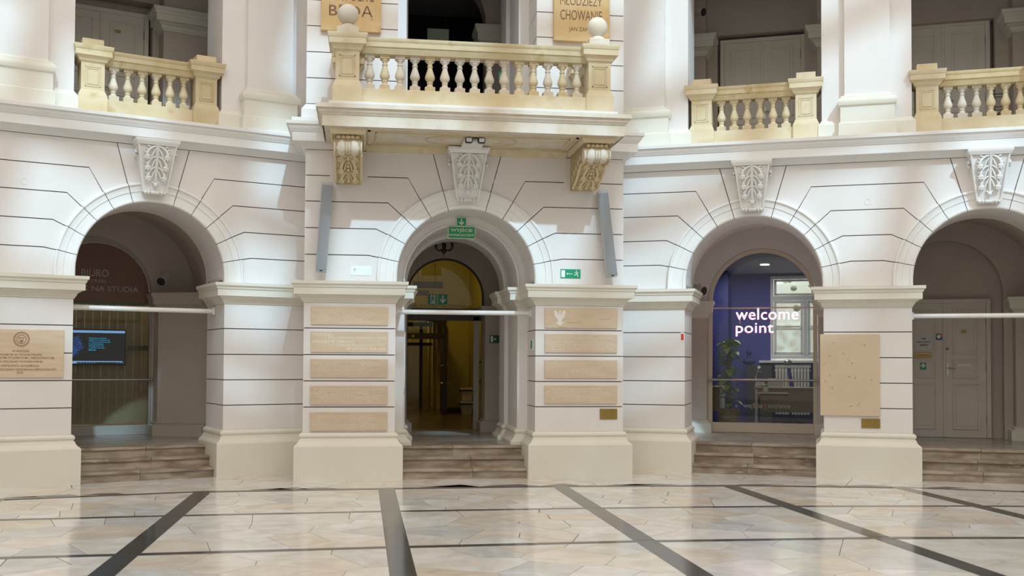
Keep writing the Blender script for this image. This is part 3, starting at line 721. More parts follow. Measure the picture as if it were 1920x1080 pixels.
# ------------------------------------------------------------------ carved consoles and keystones
def carve(t, parent, surf, hw, tiers, sc, m, lobes=3):
    """acanthus leaves on both sides of a midrib; surf(u)->(q,z), hw(u) half width"""
    for u0, ul in tiers:
        for sg in (-1, 1):
            g = G(); NJ = 9
            pts = []; rad = []
            for j in range(NJ):                     # main stalk bows outward and down, swelling to the tip
                a = j / (NJ - 1); u = min(.98, u0 + ul * a ** 1.5); w_ = hw(u) * (.10 + .56 * math.sin(a * PI / 2)); q, z = surf(u)
                pts.append((sg * w_, q - sc * (.006 + .028 * a), z)); rad.append(sc * (.012 + .012 * a))
            g.tube(pts, rad, 7)
            pts = []
            for j in range(6):                      # inner ridge
                a = j / 5; u = min(.98, u0 + .05 + ul * a * .85); w_ = hw(u) * (.10 + .30 * a); q, z = surf(u); pts.append((sg * w_, q - sc * (.006 + .018 * a), z))
            g.tube(pts, [sc * .008, sc * .010, sc * .012, sc * .013, sc * .012, sc * .006], 6)
            u = min(.95, u0 + ul * .93); q, z = surf(u); cx = sg * hw(u) * .58
            for an, ln in ((-75, .034), (-38, .042), (0, .042), (38, .036), (80, .030)):   # fan of curled lobes at the tip
                d = R_(-38 + an); dx, dz_ = math.cos(d), math.sin(d)
                g.ell((cx + sg * dx * sc * ln * .75, q - sc * .034, z + dz_ * sc * ln * .75), (sc * ln * .85, sc * .017, sc * .0125), 8, 5, Matrix.Rotation(-sg * d if sg > 0 else d, 3, 'Y'))
            g.ell((cx - sg * sc * .004, q - sc * .036, z), (sc * .026, sc * .022, sc * .024), 8, 6)
            for j in range(3):                      # small side lobes climbing the outer edge
                uu = u0 + ul * (.10 + .26 * j); q, z = surf(uu); d = R_(25)
                g.ell((sg * hw(uu) * (.50 + .10 * j), q - sc * .016, z + .006), (sc * .032, sc * .016, sc * .011), 7, 5, Matrix.Rotation(-sg * d, 3, 'Y'))
            g.v = [(x + t.p[0], y, z) for x, y, z in g.v]
            t.part('acanthus_leaf', g, m, parent, smooth=70)
def keystone(fr, c, label, dz=0):
    t = T('keystone_console', label, 'keystone', fr, (c, 0, 3.86 + dz), 'carved white keystones over the arches')
    def surf(u): return (-(.105 + .15 * (1 - u) ** 1.4) - .012 * math.sin(u * PI), 4.545 + dz - u * .62)
    def hw(u): return .232 - .095 * u
    # body with raised borders
    N = 12; vs = []; fs = []
    for i in range(N + 1):
        u = i / N; q, z = surf(u); h = hw(u)
        for x, y in ((-h - .022, .05), (-h - .022, q - .012), (-h, q - .012), (-h + .004, q + .012), (h - .004, q + .012), (h, q - .012), (h + .022, q - .012), (h + .022, .05)): vs.append((c + x, y, z))
    for i in range(N):
        for a in range(8): b = (a + 1) % 8; fs.append((i * 8 + a, i * 8 + b, (i + 1) * 8 + b, (i + 1) * 8 + a))
    fs.append(tuple(range(8))); fs.append(tuple(N * 8 + a for a in range(7, -1, -1)))
    body = t.part('body', G().add(vs, fs), 'white', smooth=30)
    for k in (-1, 0, 1):                                # midrib
        r0 = .012 if k == 0 else .008
        t.part('midrib', G().tube([(c + k * (.019 - .009 * u), surf(u)[0] - (.016 if k == 0 else .006), surf(u)[1]) for u in [j / 10 * .78 for j in range(11)]], r0, 6), 'white', body, smooth=60)
    carve(t, body, surf, hw, [(.02, .24), (.24, .25), (.47, .24)], 1.0, 'white')
    q, z = surf(.84)
    g = G().ell((c, q - .02, z), (.034, .03, .034), 10, 7).ell((c - .03, q - .008, z + .03), (.02, .02, .016), 7, 5).ell((c + .03, q - .008, z + .03), (.02, .02, .016), 7, 5)
    t.part('bud', g, 'white', body, smooth=60)
    q, z = surf(1.0); g = G()
    for x, r in ((-.125, .026), (-.085, .034), (-.04, .030), (-.013, .026), (.013, .026), (.04, .030), (.085, .034), (.125, .026)): g.ell((c + x, q - .012, z - .010), (.022, r + .008, r), 8, 6)
    t.part('lower_roll', g, 'white', body, smooth=60)
    for sg in (-1, 1):
        x = c + sg * .262; g = G()
        pts = [(x, -.12 + .055 * (1 - i / 22) * math.cos(i * .42), 4.43 + dz + .065 * (1 - i / 22) * math.sin(i * .42)) for i in range(18)]
        g.tube(pts, .016, 6); g.ell((x, -.12, 4.43 + dz), (.022, .02, .02), 8, 6)
        t.part('side_scroll', g, 'white', body, smooth=60)
    P = [(0, 4.545), (.012, 4.548), (.018, 4.562), (.034, 4.585), (.040, 4.60), (.040, 4.628), (0, 4.632)]
    t.part('abacus', G().box(c - .25, c + .25, -.262, .02, 4.55 + dz, 4.628 + dz).sweep([(c - .25, 0), (c - .25, -.262), (c + .25, -.262), (c + .25, 0)], [(o, z + dz) for o, z in P]), 'white', smooth=25)
    return t
keystone('L', 0, 'white carved acanthus keystone above the left arch', .015)
keystone('C', 0, 'white carved keystone under the balcony, twin emergency lamp on it', 0)
keystone('R', 0, 'white carved keystone above the arch with the white letters', -.02)
keystone('R', 3.2, 'white carved keystone near the right edge of the picture', -.02)

def console(x, label):
    t = T('balcony_console', label, 'console', 'C', (x, 0, 4.10), 'carved stone consoles that carry the balcony')
    front = [(-.98, 4.56), (-1.03, 4.50), (-1.04, 4.44), (-1.02, 4.375), (-.96, 4.335), (-.88, 4.33), (-.80, 4.345), (-.74, 4.33), (-.64, 4.27), (-.52, 4.205), (-.40, 4.155), (-.30, 4.12), (-.24, 4.10)]
    hw0 = .17
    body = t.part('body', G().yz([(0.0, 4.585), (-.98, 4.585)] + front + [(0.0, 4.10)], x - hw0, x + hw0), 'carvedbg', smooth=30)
    for sg in (-1, 1):
        g = G().tube([(x + sg * (hw0 + .002), q + .012, z) for q, z in front[4:]], .018, 6)
        g.tube([(x + sg * (hw0 + .002), -.935 + .085 * (1 - i / 20) * math.cos(i * .45 - 1.2), 4.44 + .085 * (1 - i / 20) * math.sin(i * .45 - 1.2)) for i in range(16)], .014, 6)
        t.part('edge_scroll', g, 'carved', body, smooth=60)
        for j in range(5):
            g = G(); q0 = -.72 + .13 * j; z0 = 4.44 - .045 * j
            for k2 in range(6): g.ell((x + sg * (hw0 + .004), q0 + .03 * math.cos(k2 * 1.05), z0 + .03 * math.sin(k2 * 1.05)), (.014, .02, .02), 6, 5)
            t.part('side_rosette', g, 'carved', body, smooth=60)
    # front roll with its balusters
    prof = [(.085, -.185), (.098, -.18), (.098, -.165), (.088, -.158), (.088, -.15), (.10, -.12), (.112, -.085), (.106, -.048), (.088, -.034), (.086, -.03), (.100, -.026), (.100, -.012), (.088, -.009), (.088, -.006), (.103, -.004), (.103, .004), (.088, .006), (.088, .009), (.100, .012), (.100, .026), (.086, .03), (.088, .034), (.106, .048), (.112, .085), (.10, .12), (.088, .15), (.088, .158), (.098, .165), (.098, .18), (.085, .185)]
    g = G().lathe(prof, n=18); g.v = [(x + c_, -.945 + a, 4.435 + b) for a, b, c_ in g.v]
    t.part('front_roll', g, 'pale', body, smooth=35)
    g = G()
    for k2, xx in enumerate((-.12, -.06, 0, .06, .12)): g.ell((x + xx, -1.0, 4.555), (.032 if k2 != 2 else .04, .03, .026), 8, 6)
    t.part('upper_leaves', g, 'carved', body, smooth=60)
    F = front[5:]
    def surf(u):
        s = u * (len(F) - 1); i = min(int(s), len(F) - 2); f = s - i
        return (F[i][0] + (F[i + 1][0] - F[i][0]) * f, F[i][1] + (F[i + 1][1] - F[i][1]) * f)
    def sdown(u): q, z = surf(u); return (q, z)
    g = G()
    for i in range(10):
        q, z = surf(.12 + i * .085); g.ell((x, q - .012, z - .012), (.022, .05, .025), 7, 5)
    t.part('midrib', g, 'carved', body, smooth=60)
    tt = carve(t, body, sdown, lambda u: .15 - .01 * u, [(.05, .26), (.30, .30), (.60, .32)], 1.05, 'carved')
    t.part('abacus', G().box(x - .20, x + .20, -1.10, 0, 4.585, 4.655).sweep([(x - .20, 0), (x - .20, -1.10), (x + .20, -1.10), (x + .20, 0)], [(0, 4.575), (.012, 4.58), (.03, 4.61), (.034, 4.63), (.034, 4.656), (0, 4.656)]), 'stonel', smooth=25)
    t.part('wall_pad', G().box(x - .26, x + .26, -.012, .002, 4.05, 4.57), 'wall')
    return t
console(-1.655, 'carved stone console with acanthus, left end of the balcony')
console(1.655, 'carved stone console with acanthus, right end of the balcony')

# ------------------------------------------------------------------ twin emergency lamp
t = T('emergency_lamp', 'white twin-headed emergency lamp on the keystone under the balcony', 'lamp', 'C', (.02, -.55, 4.56))
t.part('housing', G().box(-.12, .16, -.80, -.20, 4.592, 4.640), 'white', bevel=.006)
t.part('bracket', G().tube([(-.07, -.86, 4.63), (.11, -.86, 4.63)], .010, 6), 'blackp', smooth=50)
for x in (-.065, .105):
    h = t.part('lamp_head', G().box(x - .050, x + .050, -.90, -.82, 4.560, 4.638), 'blackp', bevel=.016)
    t.part('lens', G().box(x - .037, x + .037, -.907, -.895, 4.573, 4.626), 'lens', h, bevel=.006)

# ------------------------------------------------------------------ column loudspeakers
def speaker(x0, x1, label):
    z0, z1 = 2.86, 4.085; tilt = math.atan2(x1 - x0, z1 - z0)
    t = T('column_speaker', label, 'loudspeaker', 'C', (x0, -.12, z0), 'slim grey column loudspeakers')
    o = t.o; o.rotation_euler = (R_(-3.5), tilt, 0)
    b = T.part(t, 'cabinet', at(G().box(-.075, .075, -.10, .01, 0, 1.24), x0, -.12, z0), 'alul', bevel=.006)
    t.part('grille', at(G().box(-.068, .068, -.108, -.096, .02, 1.20), x0, -.12, z0), 'alu', b)
    t.part('badge', at(G().box(-.018, .018, -.111, -.10, .004, .018), x0, -.12, z0), 'blackp', b)
    t.part('wall_bracket', at(G().box(-.03, .03, .005, .10, .18, .22).box(-.03, .03, .005, .12, 1.0, 1.04), x0, -.12, z0), 'blackp')
speaker(-2.015, -1.945, 'grey column loudspeaker left of the middle arch, leaning outward')
speaker(2.062, 1.935, 'grey column loudspeaker right of the middle arch, leaning outward')

# ------------------------------------------------------------------ tie bars across the arches
for fr, c, q, z, label in (('L', 0, .5, 2.362, 'white bar across the left arch, above the wall screen'), ('C', 0, .38, 2.355, 'white bar across the middle archway'), ('R', 3.2, .3, 2.335, 'white bar across the arch at the right edge')):
    t = T('tie_bar', label, 'bar', fr, (c - .985, q, z), 'white bars across the arches')
    t.part('tube', G().tube([(c - .985, q, z), (c + .985, q, z)], .034, 12), 'white', smooth=50)
    for sg in (-1, 1): t.part('end_bracket', G().box(min(c + sg * .955, c + sg * .99), max(c + sg * .955, c + sg * .99), q - .045, q + .045, z - .05, z + .05), 'white')

# ------------------------------------------------------------------ tablets
def scribble(x0, x1, z0, z1, rows, y, rnd, left=0.0, h=.6):
    """rows of short chiselled strokes, far too small to read"""
    g = G(); dz = (z1 - z0) / rows
    for r in range(rows):
        x = x0 + rnd.random() * left * (x1 - x0); xe = x1 - rnd.random() * .25 * (x1 - x0)
        while x < xe:
            w_ = rnd.uniform(.0035, .0055); z = z1 - (r + .5) * dz
            for _ in range(rnd.randint(3, 9)):
                k = rnd.random()
                if k < .55: g.box(x, x + .0022, y, y + .002, z - dz * h / 2, z + dz * h / 2)
                elif k < .8: g.box(x, x + w_ * 1.5, y, y + .002, z - .0012 + rnd.choice((-1, 0, 1)) * dz * h / 2, z + .0012 + rnd.choice((0, 0)) )
                else: g.box(x, x + .002, y, y + .002, z - dz * h / 2, z)
                x += w_ * 1.9
                if x > xe: break
            x += .012
    return g
def tablet(label, x0, x1, z0, z1, lines=None, rows=5, seed=0, group='small limestone tablets on the pier blocks'):
    t = T('stone_tablet', label, 'tablet', 'C', ((x0 + x1) / 2, 0, z0), group)
    t.part('plate', G().box(x0, x1, -.024, .0, z0, z1), 'trav', bevel=.003)
    rnd2 = random.Random(seed)
    if lines:
        for s_, a, b, c, d in lines: t.part('inscription', fit(text(s_, .05), a, b, -.0245, c, d), 'engr')
    if rows: t.part('inscription', scribble(x0 + .03, x1 - .03, z0 + .035, z1 - .035, rows, -.0252, rnd2, .1), 'engr', label='faint chiselled rows of small letters')
    return t
XL0, XL1 = -2.149, -1.096
ZR = [(2.148, 2.399), (1.766, 2.053), (1.418, 1.673), (1.043, 1.304), (.683, .942)]
nm = ['topmost', 'second', 'third', 'fourth', 'lowest']
tablet('topmost of five engraved limestone tablets left of the middle arch', XL0, XL1, *ZR[0], rows=6, seed=1)
a, b = ZR[1]
tablet('second tablet down left of the middle arch, with larger pale capitals', XL0, XL1, a, b, [
    ('STUDENCI', XL0 + .03, XL0 + .30, b - .062, b - .022), ('POLITECHNIKI WARSZAWSKIEJ', XL0 + .235, XL1 - .035, b - .110, b - .070),
    ('POLEGLI W OBRONIE', XL0 + .03, XL0 + .60, b - .160, b - .120), ('NIEPODLEGŁOŚCI OJCZYZNY', XL0 + .36, XL1 - .035, b - .205, b - .168), ('W LATACH 1918-1920', XL0 + .49, XL1 - .035, b - .255, b - .215)], rows=0, seed=2)
tablet('third of five limestone tablets left of the middle arch, halfway down the pier', XL0, XL1, *ZR[2], rows=6, seed=3)
tablet('fourth tablet down left of the middle arch, above the lowest one', XL0, XL1, *ZR[3], rows=6, seed=4)
tablet('lowest of five limestone tablets left of the middle arch', XL0, XL1, *ZR[4], rows=6, seed=5)
XR0, XR1 = 1.122, 2.176
ZR = [(2.133, 2.418), (1.782, 2.045), (1.417, 1.676), (1.053, 1.313)]
t = tablet('topmost tablet right of the middle arch, with a pale carved eagle', XR0, XR1, *ZR[0], rows=0, seed=6)
ex, ez = XR0 + .215, 2.285
g = G()
for sg in (-1, 1):
    g.xz([(ex + sg * a_, ez + b_) for a_, b_ in ([(0.012, .02), (.03, .06), (.05, .095), (.085, .10), (.075, .04), (.06, .0), (.03, -.035), (.01, -.04)])], -.027, -.023)
    for j in range(3): g.xz([(ex + sg * (.06 + .012 * j), ez - .01 + .03 * j), (ex + sg * (.085 + .008 * j), ez + .005 + .03 * j), (ex + sg * (.064 + .012 * j), ez + .012 + .03 * j)], -.0275, -.023)
    g.xz([(ex + sg * .012, ez - .045), (ex + sg * .055, ez - .075), (ex + sg * .050, ez - .088), (ex + sg * .010, ez - .062)], -.027, -.023)
g.xz([(ex - .018, ez + .03), (ex - .012, ez + .085), (ex + .006, ez + .10), (ex + .02, ez + .085), (ex + .012, ez + .07), (ex + .018, ez + .03), (ex + .022, ez - .03), (ex + .03, ez - .105), (ex, ez - .12), (ex - .03, ez - .105), (ex - .022, ez - .03)], -.028, -.023)
g.xz([(ex - .055, ez - .085), (ex + .055, ez - .085), (ex + .055, ez - .092), (ex - .055, ez - .092)], -.027, -.023)
t.part('eagle_emblem', g, 'engr')
t.part('blossom_emblem', merge(*[G().ell((XR1 - .09 + .02 * math.cos(k_), -.024, 2.30 + .02 * math.sin(k_)), (.011, .002, .008), 6, 4) for k_ in (0, 1.2, 2.5, 3.8, 5)]), 'trav2')
tablet('second tablet right of the middle arch, under the one with the eagle', XR0, XR1, *ZR[1], rows=6, seed=7)
tablet('third tablet right of the middle arch, level with the door handles', XR0, XR1, *ZR[2], rows=6, seed=8)
tablet('lowest tablet right of the middle arch, above the small brass plate', XR0, XR1, *ZR[3], rows=6, seed=9)

def brass(fr, x0, x1, z0, z1, label, seed):
    t = T('brass_plate', label, 'plate', fr, ((x0 + x1) / 2, 0, z0), 'small engraved brass plates')
    t.part('plate', G().box(x0, x1, -.014, 0, z0, z1), 'brass', bevel=.002)
    t.part('inscription', scribble(x0 + .015, x1 - .015, z0 + .015, z1 - .015, 5, -.0152, random.Random(seed), .2, .45), 'engrd', label='faint engraved lines')
    t.part('screw', merge(*[G().ell((x, -.015, z), (.004, .003, .004), 6, 4) for x in (x0 + .008, x1 - .008) for z in (z0 + .008, z1 - .008)]), 'glint')
brass('C', 1.929, 2.182, .831, .981, 'small brass plate below the tablets right of the middle arch', 1)
brass('R', 1.511, 1.765, .728, .861, 'small brass plate under the large blank-looking stone tablet', 2)

# large tablets
t = T('stone_tablet', 'large mottled beige stone tablet on the pier right of the white letters', 'tablet', 'R', (1.355, 0, .9))
t.part('plate', G().box(.948, 1.762, -.034, 0, .897, 2.068), 'trav2', bevel=.004)
rnd3 = random.Random(5)
t.part('inscription', scribble(1.03, 1.70, 1.10, 1.95, 19, -.0352, rnd3, .05, .5), 'trav', label='faint chiselled rows of small letters')
g = G()
for i in range(16):
    x, z = rnd3.uniform(1.0, 1.72), rnd3.uniform(.95, 2.0)
    for j in range(3): g.ell((x + rnd3.uniform(-.02, .02), -.0335, z + rnd3.uniform(-.02, .02)), (rnd3.uniform(.004, .012), .002, rnd3.uniform(.004, .010)), 6, 4)
t.part('stone_pits', g, 'engrb', stuff=True)
t = T('stone_tablet', 'streaked travertine tablet with round emblem at the left edge', 'tablet', 'L', (-1.62, 0, 1.41))
t.part('plate', G().box(-2.13, -1.108, -.028, 0, 1.41, 2.035), 'trav', bevel=.004)
ec = (-1.618, 1.907)
for r, w_ in ((.094, .006), (.080, .005), (.056, .008)): t.part('emblem_ring', G().tube([(ec[0] + r * math.cos(2 * PI * i / 32), -.029, ec[1] + r * math.sin(2 * PI * i / 32)) for i in range(33)], w_ * .55, 5), 'engrb')
g = fit(text('PW', .05), ec[0] - .035, ec[0] + .035, -.0295, ec[1] - .005, ec[1] + .028)
g.xz([(ec[0] - .03, ec[1] - .012), (ec[0] + .03, ec[1] - .012), (ec[0] + .006, ec[1] - .05), (ec[0] - .006, ec[1] - .05)], -.03, -.027)
t.part('emblem', g, 'engrb')
t.part('emblem_letters', merge(*[at(G().box(-.004, .004, -.001, .001, -.005, .005), ec[0] + .087 * math.cos(a_ * .27), -.029, ec[1] + .087 * math.sin(a_ * .27)) for a_ in range(23)]), 'engrb')
for s_, a, b, c, d in (('W HOŁDZIE', -1.728, -1.525, 1.74, 1.768), ('POLEGŁYM ZA WOLNĄ POLSKĘ', -1.885, -1.375, 1.690, 1.722), ('PROFESOROM, STUDENTOM I ABSOLWENTOM', -2.03, -1.225, 1.648, 1.680), ('POLITECHNIKI WARSZAWSKIEJ', -1.90, -1.366, 1.600, 1.630),
                       ('WSPÓLNOTA AKADEMICKA', -1.86, -1.403, 1.552, 1.583), ('W STULECIE ROCZNICY ODZYSKANIA NIEPODLEGŁOŚCI', -2.05, -1.197, 1.503, 1.537), ('2018', -1.667, -1.592, 1.463, 1.490)):
    t.part('inscription', fit(text(s_, .05, bold=.001), a, b, -.029, c, d), 'engrb')

def goldtab(label, x0, x1, z0, z1, lines):
    t = T('golden_tablet', label, 'tablet', 'C', ((x0 + x1) / 2, 0, z0), 'golden inscription slabs beside the balcony door')
    t.part('slab', G().box(x0, x1, -.075, 0, z0, z1), 'gold', bevel=.005)
    for s_, a, b, c, d in lines: t.part('inscription', fit(text(s_, .1), a, b, -.0758, c, d), 'engrd')
goldtab('golden stone slab left of the balcony door, ends in BĘDĄ', -2.056, -1.230, 6.235, 7.5, [('BĘDĄ', -1.946, -1.34, 6.40, 6.60), ('POSPOLITE', -1.946, -1.33, 6.66, 6.84), ('RZECZY-', -1.946, -1.40, 6.90, 7.08), ('TAKIE BĘDĄ', -1.946, -1.33, 7.14, 7.32)])
goldtab('golden stone slab right of the balcony door, ends in CHOWANIE', 1.228, 2.046, 6.25, 7.5, [('JAN ZAMOYSKI', 1.448, 1.93, 6.378, 6.455), ('CHOWANIE', 1.318, 1.93, 6.555, 6.70), ('MŁODZIEŻY', 1.318, 1.93, 6.77, 6.93), ('JAKIE ICH', 1.318, 1.90, 6.99, 7.15)])

# wall vents / small roundels
for fr, x, z, label in (('R', 1.61, 3.97, 'small round cover painted into the wall between the right arches'), ('L', -1.62, 3.96, 'small round cover painted into the wall left of the left arch'), ('C', .42, 4.20, 'small round cover beside the keystone under the balcony')):
    one('round_cover', label, 'cover', fr, (x, 0, z), merge(G().tube([(x + .042 * math.cos(2 * PI * i / 24), -.001, z + .042 * math.sin(2 * PI * i / 24)) for i in range(25)], .004, 5)), 'wall', 'round covers in the wall')

# ------------------------------------------------------------------ signs
def runner(x, z, s, y, flip=1):
    """running man pictogram, s = height"""
    g = G(); f = flip
    def limb(pts, w_):
        for (a, b), (c, d) in zip(pts[:-1], pts[1:]):
            L = math.hypot(c - a, d - b) or 1; nx, nz = -(d - b) / L * w_, (c - a) / L * w_
            g.xz([(x + f * (a + nx) * s, z + (b + nz) * s), (x + f * (c + nx) * s, z + (d + nz) * s), (x + f * (c - nx) * s, z + (d - nz) * s), (x + f * (a - nx) * s, z + (b - nz) * s)], y - .001, y)
    g.ell((x + f * .02 * s, y - .0005, z + .42 * s), (.085 * s, .001, .085 * s), 10, 4)
    limb([(0, .30), (-.04, .02)], .085); limb([(.0, .26), (-.20, .16), (-.28, .26)], .04); limb([(.02, .27), (.20, .14), (.27, .24)], .04)
    limb([(-.04, .02), (-.20, -.14), (-.16, -.40)], .052); limb([(-.02, .02), (.16, -.12), (.34, -.16)], .052)
    return g
def arrow(x, z, s, y, ang):
    P = [(-.10, .5), (.10, .5), (.10, -.12), (.36, .14), (.36, -.12), (0, -.5), (-.36, -.12), (-.36, .14), (-.10, -.12)]
    ca, sa = math.cos(ang), math.sin(ang)
    return G().xz([(x + (a * ca - b * sa) * s, z + (a * sa + b * ca) * s) for a, b in P], y - .001, y)
# hanging evacuation sign
t = T('evacuation_sign', 'green sign with WYJŚCIE EWAKUACYJNE hanging in the middle archway', 'sign', 'C', (-.065, .70, 3.47))
y = .70
t.part('board', G().box(-.210, .196, y, y + .008, 3.462, 3.648), 'lum'); t.part('face', G().box(-.200, .186, y - .002, y + .001, 3.472, 3.638), 'green')
t.part('lettering', fit(text('WYJŚCIE', .1, bold=.002), -.17, .155, y - .003, 3.553, 3.625), 'lum'); t.part('lettering', fit(text('EWAKUACYJNE', .1, bold=.002), -.185, .170, y - .003, 3.495, 3.533), 'lum')
b = t.part('arrow_board', G().box(-.083, .062, y, y + .008, 3.650, 3.775), 'lum'); t.part('arrow_face', G().box(-.076, .055, y - .002, y + .001, 3.655, 3.768), 'green', b)
t.part('arrow', arrow(-.010, 3.710, .098, y - .003, 0), 'lum', b)
# wall sign right of the arch
def manarrow(label, x0, x1, z0, z1, face, ink, flip):
    t = T('exit_sign', label, 'sign', 'C', ((x0 + x1) / 2, 0, z0)); w_ = x1 - x0; h = z1 - z0; y = -.006
    t.part('board', G().box(x0, x1, y, 0, z0, z1), face)
    X = lambda u: x0 + w_ * (u if flip else 1 - u)
    a, b = sorted((X(.04), X(.22))); g = G().box(a, b, y - .001, y, z0 + h * .12, z1 - h * .12)
    g.add(*[(lambda q: (q.v, q.f))(runner(X(.80), z0 + h * .48, h * .78, y - .001, -1 if flip else 1))][0])
    g.add(*(lambda q: (q.v, q.f))(G().box(min(X(.36), X(.60)), max(X(.36), X(.60)), y - .001, y, z0 + h * .47, z0 + h * .53))[0:2])
    a, c = X(.28), X(.37); g.xz([(a, z0 + h * .5), (c, z0 + h * .64), (X(.34), z0 + h * .5), (c, z0 + h * .36)], y - .001, y)
    t.part('pictogram', g, ink)
manarrow('bright green running-man exit sign right of the middle arch', 1.350, 1.640, 2.845, 2.976, 'green', 'signw', True)
manarrow('pale ghostly exit sign left of the middle arch', -1.615, -1.330, 2.838, 2.967, 'signw', 'ghost', False)
t = T('exit_sign', 'small green and white sign on the right jamb of the middle arch', 'sign', 'C', (.985, .30, 1.83))
t.part('board', G().box(.982, .990, .20, .37, 1.82, 1.97), 'signw'); t.part('pictogram', G().box(.980, .983, .215, .355, 1.84, 1.955), 'green')
t = T('fire_sign', 'tiny red fire sign on the pier edge left of the white letters', 'sign', 'R', (-1.03, 0, 1.97))
t.part('board', G().box(-1.062, -1.006, -.006, 0, 1.965, 2.10), 'signw'); t.part('pictogram', G().box(-1.054, -1.014, -.008, -.005, 1.985, 2.08), 'red')
# signs in the fanlight
def panelsign(label, x0, x1, y, z0, z1, kind):
    t = T('exit_sign', label, 'sign', 'C', ((x0 + x1) / 2, y, z0)); t.part('board', G().box(x0, x1, y, y + .01, z0, z1), 'signw'); t.part('face', G().box(x0 + .005, x1 - .005, y - .002, y + .002, z0 + .005, z1 - .005), 'green')
    h = z1 - z0; cx = (x0 + x1) / 2; cz = (z0 + z1) / 2
    if kind == 'run':
        t.part('doorway', G().box(cx - .04, cx + .055, y - .003, y, z0 + .02, z1 - .02), 'signw'); t.part('pictogram', runner(cx + .005, cz, h * .72, y - .004, 1), 'green')
    else: t.part('pictogram', arrow(cx, cz, h * .72, y - .003, 0), 'signw')
panelsign('running-man exit sign in the yellow fanlight, left of a pair', -.298, -.125, 4.00, 2.655, 2.855, 'run')
panelsign('down-arrow exit sign in the yellow fanlight, right of a pair', -.112, .060, 4.00, 2.655, 2.855, 'arrow')
t = T('exit_sign', 'dark green sign beside the dark passage, right of the doorway', 'sign', 'C', (.86, 3.47, 2.0)); y = 3.47
t.part('board', G().box(.755, .965, y, y + .01, 1.975, 2.11), 'greend'); t.part('pictogram', merge(G().box(.775, .815, y - .002, y, 1.99, 2.095), arrow(.85, 2.042, .05, y - .001, -PI / 2)), 'signw')
t = T('exit_sign', 'small green exit sign seen between the balcony balusters', 'sign', 'C', (.70, 1.70, 6.2)); t.part('board', G().box(.66, .76, 1.695, 1.71, 6.13, 6.26), 'green'); t.part('pictogram', runner(.70, 6.195, .09, 1.694), 'signw')
t = T('glass_sign', 'pale green rectangular board high in the dark balcony doorway', 'sign', 'C', (-.2, 3.4, 7.2)); t.part('board', G().box(-.375, .0, 3.40, 3.42, 7.245, 7.445), pmat('pale_green_board', (.30, .36, .27), rough=.4)); t.part('hanger', G().tube([(-.33, 3.41, 7.44), (-.33, 3.41, 9.2)], .004, 5).tube([(-.05, 3.41, 7.44), (-.05, 3.41, 9.2)], .004, 5), 'blackp')

# ------------------------------------------------------------------ left bay: office front with screen
c0 = -.25
def archframe(c, hw, zs, r, zb, t_, y0, y1):
    P = [(c - hw, zb), (c - hw, zs)] + arc(c, zs, r, -90, 90, 28)[1:-1] + [(c + hw, zs), (c + hw, zb), (c + hw - t_, zb), (c + hw - t_, zs)] + arc(c, zs, r - t_, 90, -90, 28)[1:-1] + [(c - hw + t_, zs), (c - hw + t_, zb)]
    return G().xz(P, y0, y1)
def archpane(c, hw, zs, r, zb, y0, y1): return G().xz([(c - hw, zb), (c - hw, zs)] + arc(c, zs, r, -90, 90, 28)[1:-1] + [(c + hw, zs), (c + hw, zb)], y0, y1)
t = T('arched_glass_front', 'dim arched glass office front with white lettering behind the left arch', 'glass front', 'L', (c0, 2.97, .43))
t.part('frame', archframe(c0, .925, 2.71, .925, .43, .10, 2.99, 3.07), 'frameg')
t.part('bottom_rail', G().box(c0 - .83, c0 + .83, 2.99, 3.07, .43, .585), 'frameg')
t.part('glass_pane', archpane(c0, .83, 2.71, .83, .58, 3.03, 3.036), 'glassd')
t.part('transom', G().box(c0 - .83, c0 + .83, 3.02, 3.045, 2.555, 2.575), 'greend')
t.part('fanlight_film', G().xz([(c0 - .82, 2.575), (c0 - .82, 2.71)] + arc(c0, 2.71, .82, -90, 90, 24)[1:-1] + [(c0 + .82, 2.71), (c0 + .82, 2.575)], 3.022, 3.026), 'brown', label='brown film on the fanlight')
for g in (fit(text('BIURO', .1, bold=.001), -.482, -.065, 3.016, 2.985, 3.105), fit(text('DO SPRAW', .1), -.50, -.10, 3.016, 2.885, 2.945), fit(text('PRZYJĘĆ NA STUDIA', .1, bold=.001), -.92, .402, 3.016, 2.725, 2.87)): t.part('lettering', g, 'glassletters')
t.part('handrail', G().tube([(c0 - .95, 2.93, 1.325), (c0 + .95, 2.93, 1.325)], .021, 10), 'metal', smooth=50)
t.part('handrail_bracket', G().box(c0 + .93, c0 + .95, 2.90, 3.0, 1.29, 1.36), 'metal')
bt = T('vertical_blinds', 'beige vertical blinds behind the left arch glass', 'blinds', 'L', (c0, 3.2, .6))
for i in range(14):
    x = c0 - .84 + i * .127; a = .25
    P = [(x - .0615, 3.22 + .004), (x + .0615, 3.22 - .004), (x + .0615, 3.222 - .004), (x - .0615, 3.222 + .004)]
    s_ = bt.part('blind_slat', G().xy(P, .60 + (.0 if i != 11 else .02), 2.50), 'blind'); bt.part('slat_clip', G().box(x - .006, x + .006, 3.21, 3.22, 2.50, 2.54), 'signw', s_)
bt.part('head_rail', G().box(c0 - .9, c0 + .95, 3.19, 3.25, 2.54, 2.58), 'frameg')
one('frosted_stripe', 'greenish stripe across the glass beside the screen', 'film', 'L', (c0, 3.04, 1.83), G().box(.25, c0 + .82, 3.038, 3.041, 1.80, 1.88), pmat('green_film', (.20, .24, .14), rough=.5))
